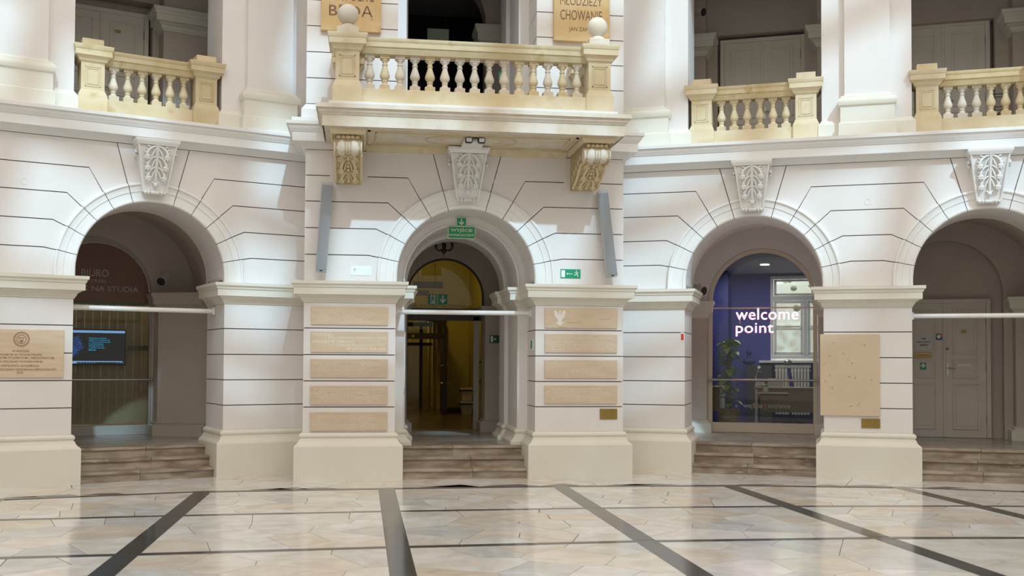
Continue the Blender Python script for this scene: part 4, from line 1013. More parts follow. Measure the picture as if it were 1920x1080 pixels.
# screen
t = T('wall_screen', 'black flat screen with a dark blue picture behind the left arch glass', 'screen', 'L', (-.27, 3.10, 1.56))
x0, x1, z0, z1 = -.80, .228, 1.553, 2.142
t.part('casing', G().box(x0, x1, 3.085, 3.13, z0, z1), 'blackp', bevel=.004)
y = 3.082
t.part('display', G().box(x0 + .014, x1 - .018, y, y + .004, z0 + .03, z1 - .02), 'scrb')
t.part('top_strip', G().box(x0 + .014, x1 - .018, y - .002, y, z1 - .062, z1 - .024), 'scrl'); t.part('lower_strip', G().box(x0 + .014, x1 - .05, y - .002, y, z0 + .055, z0 + .072), 'scrl')
t.part('task_bar', G().box(x0 + .014, -.52, y - .002, y, z0 + .032, z0 + .055), 'scrl')
t.part('icons', merge(*[G().box(x, x + .012, y - .002, y, z0 + .036, z0 + .050) for x in (-.50, -.465, -.42, -.375, -.335, -.295, -.255, .10, .14, .18)]), 'scrt')
rnd4 = random.Random(3); g = G()
for cx, cz, n_, r in ((-.60, 1.80, 26, .16), (-.53, 1.95, 16, .11), (-.47, 1.86, 16, .10)):
    for i in range(n_):
        a = 2 * PI * i / n_ + rnd4.random() * .2; rr = r * rnd4.uniform(.6, 1.0); a2 = a + .09
        g.xz([(cx, cz), (cx + rr * math.cos(a) * .8, cz + rr * math.sin(a)), (cx + rr * .7 * math.cos(a2) * .8, cz + rr * .7 * math.sin(a2))], y - .002, y - .001)
t.part('picture', g, 'scri', label='blue spiky plant shape')
t.part('picture', merge(*[G().ell((-.645 + rnd4.uniform(-.02, .02), y - .002, 1.80 + .022 * i), (rnd4.uniform(.008, .02), .001, .012), 7, 4) for i in range(14)]), 'scrg', label='grey green foliage shape')
g = G()
for i, s_ in enumerate(('Zapraszamy na wystawę', 'oglądać od 16 listopada 2023', 'w Wypożyczalni studenckiej', 'na parterze Gmachu', 'Głównego PW (p. 12)', 'w godzinach otwarcia', 'biblioteki')):
    w_ = (.27, .325, .325, .225, .225, .245, .11)[i]; zt_ = 2.005 - i * .0315
    g.add(*(lambda q: (q.v, q.f))(fit(text(s_, .03, bold=.001), -.345, -.345 + w_, y - .002, zt_ - .023, zt_)))
t.part('caption', g, 'scrt')

struct('wall_left_office', 'L', G().box(-1.9, 1.2, 5.2, 5.3, 0, 4).box(-2.0, -1.9, 3.05, 5.3, 0, 4).box(1.2, 1.3, 3.05, 5.3, 0, 4), 'inner')
struct('ceiling_left_office', 'L', G().box(-2, 1.3, 3.1, 5.3, 3.9, 4.0), 'inner')
struct('floor_left_office', 'L', G().box(-2, 1.3, 3.0, 5.3, .33, .43), 'land')

def spot(fr, p, d, label, group=None):
    t = T('spotlight', label, 'spotlight', fr, p, group); d = Vector(d).normalized(); P = Vector(p)
    ax = P + d * .0
    t.part('cylinder_housing', G().tube([P - d * .13, P - d * .125, P + d * .12], [.05, .078, .078], 18), 'inner', smooth=40)
    t.part('dark_lens', G().tube([P + d * .1195, P + d * .124], .070, 18), 'blackp')
    t.part('mount_arm', G().tube([P + Vector((0, .02, .0)) , P + Vector((.0, .16, .10))], .02, 8), 'inner', smooth=50)
spot('L', (.66, 2.35, 2.95), (-.55, -.75, -.5), 'cylindrical beige spotlight in the vault right of the left glass front', 'cylindrical spotlights')
spot('R', (-.95, 1.45, 2.84), (.85, -.6, -.25), 'cylindrical spotlight peeking out left of the welcoming glass front', 'cylindrical spotlights')
spot('R', (-.98, 1.7, 7.52), (.8, -.5, -.35), 'cylindrical spotlight high in the gallery right of the balcony', 'cylindrical spotlights')

# ------------------------------------------------------------------ right bay: glass front with letters
c1 = -.01
t = T('arched_glass_front', 'clear arched glass front with beige frame before the blue office', 'glass front', 'R', (c1, 2.95, .43))
t.part('frame', archframe(c1, .93, 2.72, .93, .43, .072, 2.98, 3.06), 'frame')
t.part('bottom_rail', G().box(c1 - .86, c1 + .86, 2.98, 3.06, .43, .60), 'frame')
t.part('glass_pane', archpane(c1, .86, 2.72, .86, .60, 3.02, 3.026), 'glass')
t.part('transom', G().box(c1 - .86, c1 + .86, 3.012, 3.034, 2.602, 2.62), 'frame')
t.part('handrail', G().tube([(c1 - .96, 2.88, 1.35), (c1 + .95, 2.88, 1.35)], .021, 10), 'metal', smooth=50)
t.part('handrail_bracket', G().box(c1 - .96, c1 - .94, 2.86, 2.98, 1.32, 1.38).box(c1 + .93, c1 + .95, 2.86, 2.98, 1.32, 1.38), 'metal')
g = fit(text('wejście | entrance', .1), -.33, .462, 3.018, .835, .955); t.part('lettering', g, 'glassletters')
g = merge(G().box(-.465, -.395, 3.016, 3.018, .885, .892).xz([(-.48, .889), (-.445, .92), (-.438, .914), (-.465, .889), (-.438, .864), (-.445, .858)], 3.016, 3.018))
t.part('arrow', g, 'glassletters')
t = T('letter_sign', 'glowing white letters reading welcome point with pink edges', 'sign', 'R', (0, 2.94, 2.11))
def letters(s_, a, b, c, d, y, m, ext, nm_):
    g = text(s_, .2, ext=ext, bold=-.002, spacing=1.04); g = fit(g, a, b, y, c, d); t.part(nm_, g, m)
letters('welcome', -.448, .604, 2.408, 2.600, 2.935, 'neon', .004, 'word'); letters('point', -.450, .184, 2.118, 2.345, 2.935, 'neon', .004, 'word')
letters('welcome', -.456, .596, 2.402, 2.594, 2.955, 'neonp', .014, 'back_glow'); letters('point', -.458, .176, 2.112, 2.339, 2.955, 'neonp', .014, 'back_glow')
t.part('suspension_rod', G().box(-.86, .84, 2.945, 2.957, 2.606, 2.622), 'frame')
t.part('cable', G().tube([(-.385, 2.95, 2.46), (-.385, 2.95, 2.33)], .006, 5).tube([(.16, 2.95, 2.42), (.13, 2.95, 2.36), (.14, 2.95, 2.30)], .006, 5), 'frame')

# the office behind
struct('wall_office_back', 'R', G().box(-2.4, .0, 6.5, 6.6, .3, 3.5).box(.0, 1.5, 6.5, 6.6, .3, 1.70).box(.0, 1.5, 6.5, 6.6, 3.42, 3.5).box(1.38, 1.5, 6.5, 6.6, 1.7, 3.42), 'blue')
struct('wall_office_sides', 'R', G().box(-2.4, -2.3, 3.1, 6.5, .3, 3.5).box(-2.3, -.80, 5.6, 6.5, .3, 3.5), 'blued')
struct('wall_office_right', 'R', G().box(1.5, 1.6, 3.1, 6.6, .3, 3.5), 'blue')
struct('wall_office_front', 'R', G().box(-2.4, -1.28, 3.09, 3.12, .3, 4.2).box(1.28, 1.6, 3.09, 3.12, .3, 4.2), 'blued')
struct('ceiling_office', 'R', G().box(-2.4, 1.6, 3.5, 6.6, 3.5, 3.6).box(-2.4, 1.6, 3.1, 3.5, 3.75, 3.85).box(-2.4, 1.6, 3.49, 3.5, 3.5, 3.85), 'offw')
struct('floor_office', 'R', G().box(-2.4, 1.6, 3.07, 6.6, .33, .43), 'bfloor')
for x, y in ((-.02, 4.35), (-.02, 5.0)):
    one('downlight', 'lit round downlight in the office ceiling, ' + ('nearer the glass' if y < 4.6 else 'farther from the glass'), 'lamp', 'R', (x, y, 3.49), G().lathe([(.085, -.004), (.085, .008)], (x, y, 3.49), 20), 'lamp' if y < 4.6 else 'lens', 'office downlights')
# window
wn = struct('window_1', 'R', G().box(0, .06, 6.42, 6.52, 1.74, 3.44).box(1.32, 1.38, 6.42, 6.52, 1.74, 3.44).box(.06, 1.32, 6.42, 6.52, 3.38, 3.44).box(.06, 1.32, 6.42, 6.52, 1.74, 1.80).box(.06, 1.32, 6.42, 6.52, 2.94, 3.03).box(.655, .735, 6.41, 6.52, 1.80, 2.94), 'white')
for a, b in ((.07, .65), (.74, 1.31)):
    f = obj('casement', G().box(a, a + .05, 6.44, 6.49, 1.81, 2.93).box(b - .05, b, 6.44, 6.49, 1.81, 2.93).box(a, b, 6.44, 6.49, 1.81, 1.87).box(a, b, 6.44, 6.49, 2.88, 2.93).box(a, b, 6.44, 6.49, 2.33, 2.36), 'white', wn)
    obj('pane', G().box(a + .04, b - .04, 6.465, 6.469, 1.85, 2.90), 'glass', f)
f = obj('casement', G().box(.07, .12, 6.44, 6.49, 3.04, 3.37).box(1.26, 1.31, 6.44, 6.49, 3.04, 3.37).box(.07, 1.31, 6.44, 6.49, 3.04, 3.08).box(.07, 1.31, 6.44, 6.49, 3.33, 3.37), 'white', wn)
obj('pane', G().box(.11, 1.27, 6.465, 6.469, 3.07, 3.34), 'glass', f)
obj('window_sill', G().box(-.22, 1.5, 6.22, 6.52, 1.655, 1.70), 'white', wn)
one('neighbour_facade', 'sunlit pale facade seen through the office window', 'building', 'R', (1.5, 12, 0), merge(G().box(-3, 7, 12, 12.3, 0, 7), *[G().box(-3, 7, 11.97, 12, z, z + .04) for z in (1.2, 1.9, 2.6, 3.3, 4.0)]), 'extw')
g = G(); rnd5 = random.Random(8)
for i in range(260): g.ell((rnd5.uniform(.1, 3.2), rnd5.uniform(8.8, 9.8), rnd5.uniform(2.9, 5.4)), (rnd5.uniform(.05, .12), .04, rnd5.uniform(.04, .09)), 5, 4)
t = T('tree', 'leafy branches outside the office window', 'tree', 'R', (1.6, 9.3, 0)); t.part('foliage', g, pmat('pale_leaves', (.62, .66, .50), rough=.6), stuff=True); t.part('trunk', G().tube([(1.9, 9.3, 0), (1.8, 9.3, 2.5), (1.6, 9.3, 4.6)], [.12, .10, .05], 8), 'bark')
pl = bpy.data.lights.new('courtyard_daylight', 'AREA'); po = bpy.data.objects.new('courtyard_daylight', pl); COL.objects.link(po); pl.energy = 800; pl.size = 5; pl.color = (1, .98, .94); po.location = fpt('R', (1.2, 9.2, 9.0)); po.rotation_euler = (R_(35), 0, FR['R'][2])
# radiator
t = T('radiator', 'cream ribbed radiator under the office window', 'radiator', 'R', (.42, 6.3, .55))
for i in range(11):
    x = .10 + i * .062; t.part('rib', G().box(x, x + .050, 6.28, 6.36, .60, 1.56), 'rad', bevel=.006)
t.part('top_grille', G().box(.09, .80, 6.27, 6.37, 1.56, 1.62), 'rad'); t.part('header', G().tube([(.08, 6.33, .66), (.80, 6.33, .66)], .02, 8).tube([(.08, 6.33, 1.50), (.80, 6.33, 1.50)], .02, 8), 'rad')
# cabinet
t = T('filing_cabinet', 'dark grey filing cabinet left of the radiator', 'cabinet', 'R', (-.2, 6.2, .43))
t.part('body', G().box(-.46, .04, 6.0, 6.4, .43, 1.60), 'grey')
for z in (.82, 1.20): 
    d = t.part('drawer', G().box(-.45, .03, 5.985, 6.0, z + .01, z + .37), 'grey'); t.part('handle', G().box(-.25, -.15, 5.97, 5.985, z + .26, z + .275), 'metal', d)
# bust on cabinet
t = T('portrait_bust', 'dark blue bust silhouette on the cabinet, left end', 'bust', 'R', (-.40, 6.1, 1.60))
g = G().ell((-.42, 6.15, 1.86), (.052, .06, .07), 12, 9).tube([(-.42, 6.15, 1.72), (-.42, 6.15, 1.82)], [.05, .03], 10).ell((-.42, 6.15, 1.68), (.13, .07, .075), 12, 8)
t.part('figure', g, 'blued', smooth=60)
# desks
def desk(label, x0, x1, y0, y1):
    t = T('office_desk', label, 'desk', 'R', ((x0 + x1) / 2, (y0 + y1) / 2, .43), 'wooden office desks')
    t.part('desktop', G().box(x0, x1, y0, y1, 1.17, 1.20), 'wood', bevel=.003); t.part('modesty_panel', G().box(x0 + .05, x1 - .05, y0 + .06, y0 + .08, .74, 1.17), 'wood')
    t.part('leg_panel', G().box(x0 + .01, x0 + .05, y0 + .02, y1 - .02, .43, 1.17), 'rad'); t.part('leg_panel', G().box(x1 - .05, x1 - .01, y0 + .02, y1 - .02, .43, 1.17), 'rad')
desk('light wood desk in the office, in front of the radiator', -.20, 1.25, 4.1, 4.8)
desk('end of a wood desk at the left edge of the office', -1.9, -.80, 4.3, 5.0)
t = T('desk_box', 'cream box with papers on the left end of the office desk', 'box', 'R', (-.05, 4.35, 1.20)); t.part('tray', G().box(-.20, -.02, 4.25, 4.5, 1.20, 1.26), 'rad'); t.part('papers', G().box(-.19, -.03, 4.26, 4.49, 1.26, 1.285), 'paper')
t = T('laptop', 'thin pale laptop stand with folders on the office desk', 'laptop', 'R', (.15, 4.45, 1.20)); t.part('base', G().box(.02, .30, 4.35, 4.6, 1.20, 1.215), 'metal'); t.part('lid', G().box(.02, .30, 4.60, 4.612, 1.21, 1.36), 'metal')
t = T('desk_lamp', 'thin white jointed desk lamp beside the cabinet', 'lamp', 'R', (-.17, 4.5, 1.20))
t.part('base', G().lathe([(.05, 0), (.05, .015)], (-.15, 4.55, 1.20), 14), 'signw'); t.part('arm', G().tube([(-.15, 4.55, 1.21), (-.20, 4.55, 1.38), (-.15, 4.55, 1.54)], .008, 6), 'signw'); t.part('shade', G().tube([(-.155, 4.55, 1.55), (-.135, 4.5, 1.57)], [.02, .03], 8), 'signw')
t = T('potted_plant', 'small potted plant in a beige pot on the wooden stool', 'plant', 'R', (.02, 3.95, 1.09))
t.part('pot', G().lathe([(.045, 0), (.055, .10), (.05, .10)], (.02, 3.6, 1.12), 14), 'rad', smooth=40)
def leaf(p, ang, tilt, L, w_, bend=.3):
    vs = []; fs = []; ca, sa = math.cos(ang), math.sin(ang)
    W_ = (.05, .75, 1.0, .72, .03)
    for i in range(5):
        a = i / 4; r = L * a; h = math.sin(tilt) * r - bend * L * a * a; rr = math.cos(tilt) * r
        for k_, s_ in enumerate((-1, 0, 1)):
            x = rr; y = s_ * w_ * W_[i] * .5; z = h + (0.0 if s_ else -.10 * w_)
            vs.append((p[0] + x * ca - y * sa, p[1] + x * sa + y * ca, p[2] + z))
    for i in range(4):
        for k_ in range(2): fs.append((i * 3 + k_, i * 3 + k_ + 1, (i + 1) * 3 + k_ + 1, (i + 1) * 3 + k_))
    return G().add(vs, fs)
rp = random.Random(21)
for i in range(12): t.part('leaf', leaf((.02, 3.6, 1.22), rp.uniform(0, 6.28), rp.uniform(.3, 1.1), rp.uniform(.08, .15), .05), 'leafg', smooth=60)
t = T('wooden_stool', 'low stool with wooden top and bent black tube legs', 'stool', 'R', (.1, 3.6, .43))
t.part('seat', G().box(-.12, .42, 3.45, 3.75, 1.09, 1.115), 'wood', bevel=.006)
for y in (3.48, 3.72): t.part('frame', G().tube([(.42, y, 1.08), (-.05, y, 1.08), (-.09, y, 1.03), (-.09, y, .50), (.0, y, .44), (.40, y, .44)], .013, 6), 'blackp', smooth=50)
t.part('orange_band', G().tube([(-.10 + .10 * math.cos(a), 3.6, .92 + .06 * math.sin(a)) for a in [PI + i * PI / 8 for i in range(9)]], .018, 6), 'orange', smooth=50)
# office chair
t = T('office_chair', 'slim dark office chair with headrest behind the desk', 'chair', 'R', (.40, 5.2, .43))
t.part('seat', G().box(.22, .62, 5.0, 5.4, .88, .94), 'grey', bevel=.02)
t.part('backrest', G().xz([(.42, .96), (.52, .96), (.42, 1.55), (.36, 1.55)], 5.28, 5.36), 'blued', bevel=.01)
t.part('headrest', G().ell((.37, 5.28, 1.66), (.075, .04, .06), 12, 8), 'metal', smooth=60)
t.part('gas_column', G().tube([(.42, 5.2, .50), (.42, 5.2, .88)], .025, 8), 'blackp')
for i in range(5):
    a = i * 2 * PI / 5; l_ = t.part('leg', G().tube([(.42, 5.2, .52), (.42 + .26 * math.cos(a), 5.2 + .26 * math.sin(a), .49)], .018, 6), 'blackp'); t.part('caster', G().ell((.42 + .27 * math.cos(a), 5.2 + .27 * math.sin(a), .46), (.035, .02, .03), 8, 6), 'blackp', l_)
# big plant in basket
t = T('potted_climber', 'tall leafy climbing plant on a moss pole in a woven basket', 'plant', 'R', (-.63, 3.45, .43))
px, py = -.62, 3.45
b = t.part('basket', G().lathe([(.165, .0), (.19, .16), (.195, .37), (.18, .385), (.17, .36)], (px, py, .44), 24), 'basket', smooth=40)
for z in [.47 + .035 * i for i in range(10)]: t.part('woven_band', G().tube([(px + (.178 + .018 * min(1, (z - .44) / .2)) * math.cos(2 * PI * i / 24), py + (.178 + .018 * min(1, (z - .44) / .2)) * math.sin(2 * PI * i / 24), z) for i in range(25)], .012, 5), 'basket', b, smooth=60)
t.part('soil', G().lathe([(.165, 0), (.165, .01)], (px, py, .78), 16), 'bark')
t.part('moss_pole', G().tube([(px, py, .79), (px, py, 2.0)], .035, 8), 'bark')
for i in range(62):
    z = .85 + 1.25 * (i / 62) ** .9; a = rp.uniform(0, 6.28); L = rp.uniform(.17, .30)
    t.part('leaf', leaf((px + .04 * math.cos(a), py + .04 * math.sin(a), z), a, rp.uniform(.15, .9), L, L * .55, rp.uniform(.5, .95)), 'leafg', smooth=60)
for a, tl in ((-.5, .9), (.4, .6), (3.0, .8), (2.2, .5), (-2.6, .7)): t.part('leaf', leaf((px, py, 1.98), a, tl, .32, .14, .75), 'leafg', smooth=60)

# ------------------------------------------------------------------ middle passage
struct('ceiling_passage_vault', 'C', halfpipe(0, 1.12, 2.35, 4.15), 'inner', smooth=30)
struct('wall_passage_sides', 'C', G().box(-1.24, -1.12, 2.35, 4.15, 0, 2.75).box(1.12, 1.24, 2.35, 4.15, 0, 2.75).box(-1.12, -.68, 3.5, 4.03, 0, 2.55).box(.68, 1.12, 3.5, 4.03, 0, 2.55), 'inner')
c2 = .02
struct('wall_passage_end', 'C', G().xz([(-1.24, 0), (c2 - .70, 0), (c2 - .70, 2.80)] + arc(c2, 2.80, .70, -90, 90, 28)[1:-1] + [(c2 + .70, 2.80), (c2 + .70, 0), (1.24, 0), (1.24, 4.4), (-1.24, 4.4)], 4.03, 4.15), 'inner')
for i, path in enumerate(([(-1.12, 3.5), (-.68, 3.5), (-.68, 4.03)], [(.68, 4.03), (.68, 3.5), (1.12, 3.5)])):
    struct('trim_passage_cap_%d' % i, 'C', G().sweep(path, [(o * .5, (z - 2.455) * .6 + 2.44) for o, z in CAP]), 'inner', smooth=25)
    struct('baseboard_passage_%d' % i, 'C', G().sweep(path, SB), 'inner', smooth=25)
t = T('arched_glass_front', 'glass front with open doorway and yellow-lit fanlight in the middle passage', 'glass front', 'C', (c2, 4.03, .43))
t.part('frame', archframe(c2, .70, 2.80, .70, .43, .035, 4.04, 4.10), 'dwood')
t.part('door_post', G().box(.535, .632, 4.03, 4.12, .43, 2.45), 'frameg'); t.part('transom', G().box(c2 - .68, c2 + .68, 4.03, 4.12, 2.38, 2.60), 'dwood')
t.part('fanlight_pane', archpane(c2, .665, 2.80, .665, 2.60, 4.07, 4.076), 'glass'); t.part('side_pane', G().box(.632, .69, 4.06, 4.066, .5, 2.38), 'glass')
t.part('lettering', fit(text('BIBLIOTEKA GŁÓWNA', .1), -.62, .40, 4.066, 2.615, 2.68), pmat('faint_letters', (.20, .16, .05), rough=.6))
t.part('side_rail', G().box(.632, .69, 4.05, 4.09, 1.62, 1.66).box(.632, .69, 4.05, 4.09, 1.28, 1.31), 'blackp')
# chandelier
t = T('chandelier', 'small dark bronze chandelier in the middle passage vault', 'chandelier', 'C', (-.10, 2.75, 3.45))
cx, cy = -.11, 2.75
t.part('body', G().lathe([(.004, 0), (.012, .02), (.035, .05), (.05, .075), (.045, .10), (.02, .12), (.012, .16), (.02, .20), (.01, .36)], (cx, cy, 3.42), 14), 'bronze', smooth=50)
for i in range(6):
    a = i * PI / 3 + .3; ca, sa = math.cos(a), math.sin(a)
    arm = t.part('arm', G().tube([(cx + r * ca, cy + r * sa, z) for r, z in ((.02, 3.53), (.07, 3.50), (.12, 3.505), (.155, 3.54), (.16, 3.575))], .009, 6), 'bronze', smooth=60)
    t.part('candle_cup', G().lathe([(.008, 0), (.024, .012), (.012, .02), (.012, .06)], (cx + .16 * ca, cy + .16 * sa, 3.575), 8), 'bronze', arm)
t.part('chain', G().tube([(cx, cy, 3.75), (cx, cy, 3.86)], .006, 5), 'bronze')
# lobby beyond
struct('wall_lobby', 'C', G().box(-2.6, -2.5, 4.15, 10.8, 0, 5).box(1.10, 1.2, 7.0, 10.8, 0, 5).box(1.9, 2.0, 4.15, 7.0, 0, 5).box(1.10, 2.0, 7.0, 7.1, 0, 5).box(.57, 1.2, 10.4, 10.55, 0, 5).box(-2.6, -1.45, 10.4, 10.55, 0, 5).box(-1.45, .57, 10.4, 10.55, 2.72, 5).box(-2.6, -1.24, 4.1, 4.2, 0, 5).box(1.24, 2.0, 4.1, 4.2, 0, 5), 'yel')
struct('ceiling_lobby', 'C', G().box(-2.6, 2.0, 4.15, 10.6, 4.8, 4.9), 'yel')
struct('floor_lobby', 'C', G().box(-2.6, 2.0, 4.15, 17, .33, .428), 'yfl')
struct('baseboard_lobby', 'C', G().box(.57, 1.1, 10.37, 10.4, .43, .54).box(1.07, 1.1, 7.0, 10.4, .43, .54), 'dwood')
dd = T('wooden_double_door', 'dark wooden arched double door standing open at the end of the lobby', 'door', 'C', (-.44, 10.4, .43))
P = [(-1.45, .43), (-1.45, 2.45)] + [(-.44 + 1.01 * math.sin(a), 2.45 + .30 * math.cos(a)) for a in [R_(-90 + i * 12) for i in range(16)]] + [(.57, .43), (.47, .43), (.47, 2.43)] + [(-.44 + .92 * math.sin(a), 2.43 + .22 * math.cos(a)) for a in [R_(90 - i * 12) for i in range(16)]] + [(-1.35, .43)]
dd.part('frame', G().xz(P, 10.3, 10.42), 'dwood'); dd.part('transom', G().box(-1.35, .47, 10.3, 10.42, 2.18, 2.32), 'dwood')
dd.part('fanlight_pane', G().box(-1.3, .45, 10.36, 10.366, 2.32, 2.6), 'glass')
lf = dd.part('door_leaf', G().box(.40, .50, 9.45, 10.3, .45, 2.18), 'dwood'); dd.part('pull_handle', G().tube([(.50, 9.5, 1.15), (.56, 9.5, 1.15), (.56, 9.5, 1.55), (.50, 9.5, 1.55)], .014, 6).tube([(.40, 9.5, 1.15), (.34, 9.5, 1.15), (.34, 9.5, 1.55), (.40, 9.5, 1.55)], .014, 6), 'glint', lf)
dd.part('yellow_tag', G().box(-.28, -.22, 10.29, 10.30, 2.22, 2.28), 'yellowp')
struct('wall_inner_corridor', 'C', G().box(-2.6, -2.5, 10.55, 17, 0, 3.4).box(1.2, 1.3, 10.55, 17, 0, 3.4).box(-2.6, 1.3, 16.9, 17, 0, 3.4), 'yel')
struct('ceiling_inner_corridor', 'C', G().box(-2.6, 1.3, 10.55, 17, 3.3, 3.4), 'inner')
for i, y in enumerate((11.6, 12.9, 14.4)): 
    struct('wall_corridor_pier_%d' % (i + 1), 'C', G().box(.42 - .02 * i, 1.2, y, y + .45, .43, 3.3), 'yel')
t = T('inner_glass_partition', 'dark framed glass door far down the corridor with a frosted panel', 'door', 'C', (-.75, 12.4, .43))
t.part('frame', G().box(-1.6, .35, 12.4, 12.48, 2.05, 2.13).box(-.42, -.34, 12.4, 12.48, .43, 2.6).box(.02, .10, 12.4, 12.48, .43, 2.6).box(-1.6, .35, 12.4, 12.48, 2.55, 2.65).box(-1.1, -1.02, 12.4, 12.48, .43, 2.6), 'dwood')
t.part('frosted_panel', G().box(-.78, -.55, 12.38, 12.385, .95, 1.75), 'metal'); t.part('frosted_bars', merge(*[G().box(-.78, -.55, 12.38, 12.385, z, z + .025) for z in (.70, .76, .82, .88, 1.80, 1.86, 1.92)]), 'metal')
t.part('glass_pane', G().box(-1.6, .30, 12.43, 12.436, .45, 2.05), 'glassd')
# bins
for k_, (z, lab) in enumerate(((.43, 'lower of two white recycling tubs stacked in the lobby'), (.74, 'upper white recycling tub with black lid in the lobby'))):
    t = T('recycling_tub', lab, 'bin', 'C', (.98, 9.5, z), 'stacked white recycling tubs')
    t.part('tub', G().add([(.86, 9.35, z), (1.06, 9.35, z), (1.06, 9.6, z), (.86, 9.6, z), (.80, 9.27, z + .27), (1.09, 9.27, z + .27), (1.09, 9.65, z + .27), (.80, 9.65, z + .27)], [(3, 2, 1, 0), (4, 5, 6, 7), (0, 1, 5, 4), (1, 2, 6, 5), (2, 3, 7, 6), (3, 0, 4, 7)]), 'rad')
    t.part('rim', G().box(.79, 1.095, 9.26, 9.66, z + .22, z + .26), 'blackp'); t.part('lid', G().box(.80, 1.09, 9.27, 9.65, z + .262, z + .295), 'rad')
# wall-side push bar door leaf
t = T('swing_door_leaf', 'yellow-lit door leaf folded back right of the lobby, with pull bar', 'door', 'C', (1.05, 8.0, .43)); t.part('leaf', G().box(1.04, 1.09, 7.3, 8.4, .44, 2.5), 'yel'); t.part('pull_bar', G().tube([(1.04, 7.5, 1.2), (.98, 7.5, 1.2), (.98, 7.5, 1.6), (1.04, 7.5, 1.6)], .014, 6), 'metal')
# pendant strips
for x0, x1, y, z0, z1, lab in ((-.47, .12, 6.0, 3.10, 3.22, 'larger grey pendant strip lamp behind the fanlight'), (-.44, -.06, 7.4, 3.04, 3.14, 'smaller grey pendant strip lamp farther behind the fanlight')):
    t = T('pendant_lamp', lab, 'lamp', 'C', ((x0 + x1) / 2, y, z0), 'pendant strip lamps in the lobby')
    t.part('casing', G().box(x0, x1, y - .08, y + .08, z0, z1), 'frameg'); t.part('rod', G().tube([(x0 + .10, y, z1), (x0 + .10, y, 4.8)], .008, 6).tube([(x1 - .15, y, z1), (x1 - .15, y, 4.8)], .008, 6), 'glint')
pl = bpy.data.lights.new('lobby_lamp', 'POINT'); po = bpy.data.objects.new('lobby_lamp', pl); COL.objects.link(po); pl.energy = 26; pl.color = (1, .76, .24); pl.shadow_soft_size = .3; po.location = fpt('C', (-.6, 7.4, 4.3))
pl = bpy.data.lights.new('corridor_lamp', 'POINT'); po = bpy.data.objects.new('corridor_lamp', pl); COL.objects.link(po); pl.energy = 14; pl.color = (1, .78, .48); pl.shadow_soft_size = .3; po.location = fpt('C', (-.6, 14.5, 2.9))
pl = bpy.data.lights.new('office_lamp', 'AREA'); po = bpy.data.objects.new('office_lamp', pl); COL.objects.link(po); pl.energy = 32; pl.size = 1.2; pl.color = (1, .96, .92); po.location = fpt('R', (-.3, 4.6, 3.45))
pl = bpy.data.lights.new('left_office_lamp', 'AREA'); po = bpy.data.objects.new('left_office_lamp', pl); COL.objects.link(po); pl.energy = 40; pl.size = 1.0; pl.color = (1, .88, .66); po.location = fpt('L', (-.4, 4.2, 3.85))

# ------------------------------------------------------------------ panelled doors
def leafdoor(t, x0, x1, y, z0, z1, panels, dm):
    lf = t.part('door_leaf', G().box(x0 + .003, x1 - .003, y, y + .045, z0, z1), dm)
    for a, b in panels:
        x = (x0 + .13, x1 - .13); za, zb = z0 + (z1 - z0) * a, z0 + (z1 - z0) * b; g = G()
        for xx0, xx1, zz0, zz1 in ((x[0], x[1], za, za + .014), (x[0], x[1], zb - .014, zb), (x[0], x[0] + .014, za, zb), (x[1] - .014, x[1], za, zb)): g.box(xx0, xx1, y - .018, y + .005, zz0, zz1)
        t.part('panel_moulding', g, dm, lf); t.part('door_panel', G().box(x[0] + .05, x[1] - .05, y - .008, y + .002, za + .05, zb - .05), dm, lf, bevel=.004)
    return lf
def dbl(label, fr, c, hw, y, z0, z1, name='panelled_double_door', group='white panelled double doors'):
    dm = 'doorw' if group else 'door'
    t = T(name, label, 'door', fr, (c, y, z0), group)
    t.part('frame', G().box(c - hw - .07, c - hw, y - .03, y + .1, z0, z1 + .07).box(c + hw, c + hw + .07, y - .03, y + .1, z0, z1 + .07).box(c - hw, c + hw, y - .03, y + .1, z1, z1 + .07), dm, bevel=.006)
    P_ = [(.06, .40), (.44, .58), (.62, .95)]
    l1 = leafdoor(t, c - hw, c, y, z0, z1, P_, dm); l2 = leafdoor(t, c, c + hw, y, z0, z1, P_, dm)
    t.part('astragal', G().box(c - .022, c + .022, y - .018, y + .01, z0, z1), dm, bevel=.005)
    hb = t.part('handle_plate', G().box(c + .035, c + .065, y - .012, y, z0 + 1.02, z0 + 1.24), 'metal'); t.part('lever', G().tube([(c + .05, y - .01, z0 + 1.15), (c + .05, y - .05, z0 + 1.15), (c + .16, y - .05, z0 + 1.14)], .008, 6), 'metal', hb)
    t.part('hinge', G().tube([(c + hw, y - .01, z0 + .25), (c + hw, y - .01, z0 + .38)], .012, 6).tube([(c + hw, y - .01, z0 + 1.1), (c + hw, y - .01, z0 + 1.25)], .012, 6).tube([(c + hw, y - .01, z1 - .35), (c + hw, y - .01, z1 - .2)], .012, 6), 'metal')
    return t
dbl('white panelled double door in the gallery left of the balcony', 'L', -.25, .66, 2.95, 4.9, 7.27)
dbl('white panelled double door in the gallery just right of the balcony', 'R', .005, .655, 2.95, 4.9, 7.30)
dbl('white panelled double door in the gallery at the right edge', 'R', 2.96, .655, 2.95, 4.9, 7.30)
for fr, x, y, z, m, lab in (('L', -.05, 2.93, 6.97, 'brass', 'tiny brass number plate on the left gallery door'),):
    one('number_plate', lab, 'plate', fr, (x, y, z), G().box(x, x + .09, y, y + .006, z, z + .045), m)
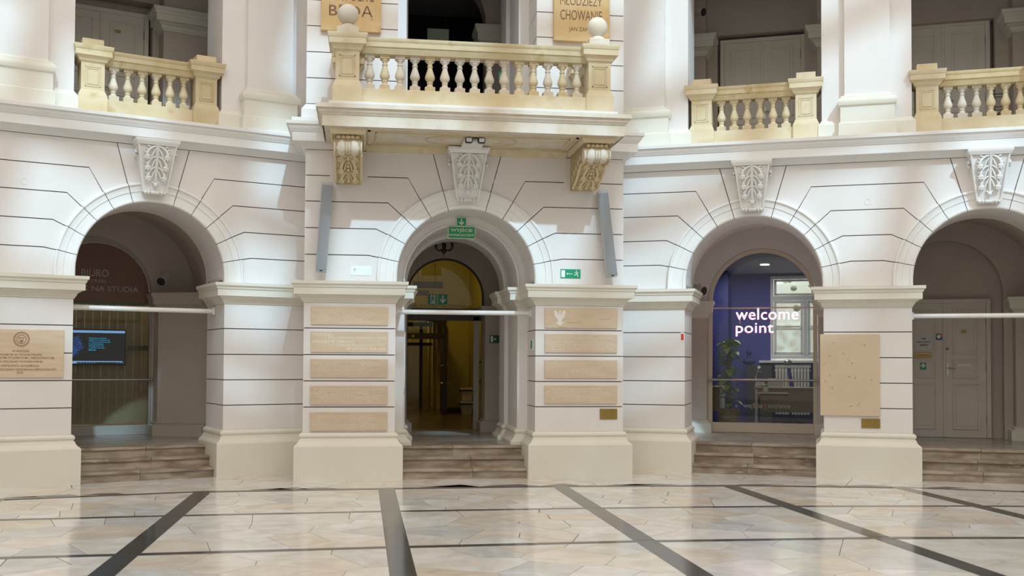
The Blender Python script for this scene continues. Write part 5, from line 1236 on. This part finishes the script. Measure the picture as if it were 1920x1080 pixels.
# service door on the right
t = dbl('grey-white service double door with notices, behind the right edge arch', 'R', 2.95, .645, 2.98, .43, 2.66, group=None)
y = 2.965
def note(name, label, x0, x1, z0, z1, m, lines=None, ink='ink', cat='notice'):
    n_ = T(name, label, cat, 'R', ((x0 + x1) / 2, y, z0)); n_.part('sheet', G().box(x0, x1, y, y + .004, z0, z1), m)
    if lines:
        for s_, a, b, c, d in lines: n_.part('lettering', fit(text(s_, .05, bold=.001), a, b, y - .001, c, d), ink)
    return n_
note('paper_notice', 'white paper NIE ZASTAWIAĆ DRZWI notice on the service door', 2.487, 2.76, 1.885, 2.14, 'paper', [('NIE', 2.60, 2.66, 2.055, 2.085), ('ZASTAWIAĆ', 2.515, 2.735, 2.0, 2.033), ('DRZWI', 2.565, 2.69, 1.945, 1.978)])
note('yellow_label', 'yellow paper label PALIĆ below the white notice', 2.475, 2.755, 1.745, 1.842, 'yellowp', [('PALIĆ SIĘ', 2.55, 2.68, 1.78, 1.81)], 'red')
n_ = note('first_aid_sign', 'small dark green sign with white cross on the service door', 2.570, 2.668, 1.552, 1.667, 'green'); n_.part('cross', G().box(2.606, 2.632, y - .001, y, 1.585, 1.655).box(2.584, 2.654, y - .001, y, 1.607, 1.633), 'signw')
n_ = note('round_logo_sticker', 'square multicoloured sticker beside the white notice', 2.812, 2.917, 2.05, 2.155, pmat('sticker_blue', (.02, .05, .30), rough=.5)); n_.part('green_quarter', G().box(2.812, 2.865, y - .001, y, 2.10, 2.155), 'green'); n_.part('orange_quarter', G().box(2.865, 2.917, y - .001, y, 2.10, 2.155), 'orange'); n_.part('disc', G().ell((2.865, y - .001, 2.10), (.03, .001, .03), 12, 4), 'signw')
one('number_plate', 'brass number plate on the right leaf of the service door', 'plate', 'R', (3.25, y, 2.16), G().box(3.213, 3.294, y, y + .006, 2.163, 2.216), 'brass')
one('door_lock', 'round brass lock above the service door handle', 'lock', 'R', (3.0, y, 1.9), G().ell((3.0, y, 1.90), (.02, .015, .02), 10, 6), 'brass')
one('letter_slot', 'pale letter slot on the right leaf of the service door', 'slot', 'R', (3.25, y, 1.6), G().box(3.15, 3.36, y, y + .006, 1.615, 1.64), 'metal')
# plant rack on the gallery
t = T('plant_rack', 'black wire rack with a small plant on the right gallery', 'rack', 'R', (3.56, 1.5, 4.9))
for x in (3.48, 3.68):
    for yy in (1.4, 1.6): t.part('upright', G().tube([(x, yy, 4.9), (x, yy, 5.78)], .006, 5), 'blackp')
for z in (5.30, 5.55, 5.75): t.part('shelf', G().tube([(3.48, 1.4, z), (3.68, 1.4, z), (3.68, 1.6, z), (3.48, 1.6, z), (3.48, 1.4, z)], .006, 5), 'blackp')
t.part('pot', G().lathe([(.05, 0), (.07, .10)], (3.58, 1.5, 5.30), 10), 'blued')
for i in range(12): t.part('leaf', leaf((3.58, 1.5, 5.42), rp.uniform(0, 6.28), rp.uniform(.3, 1.2), .12, .05), 'leafg')
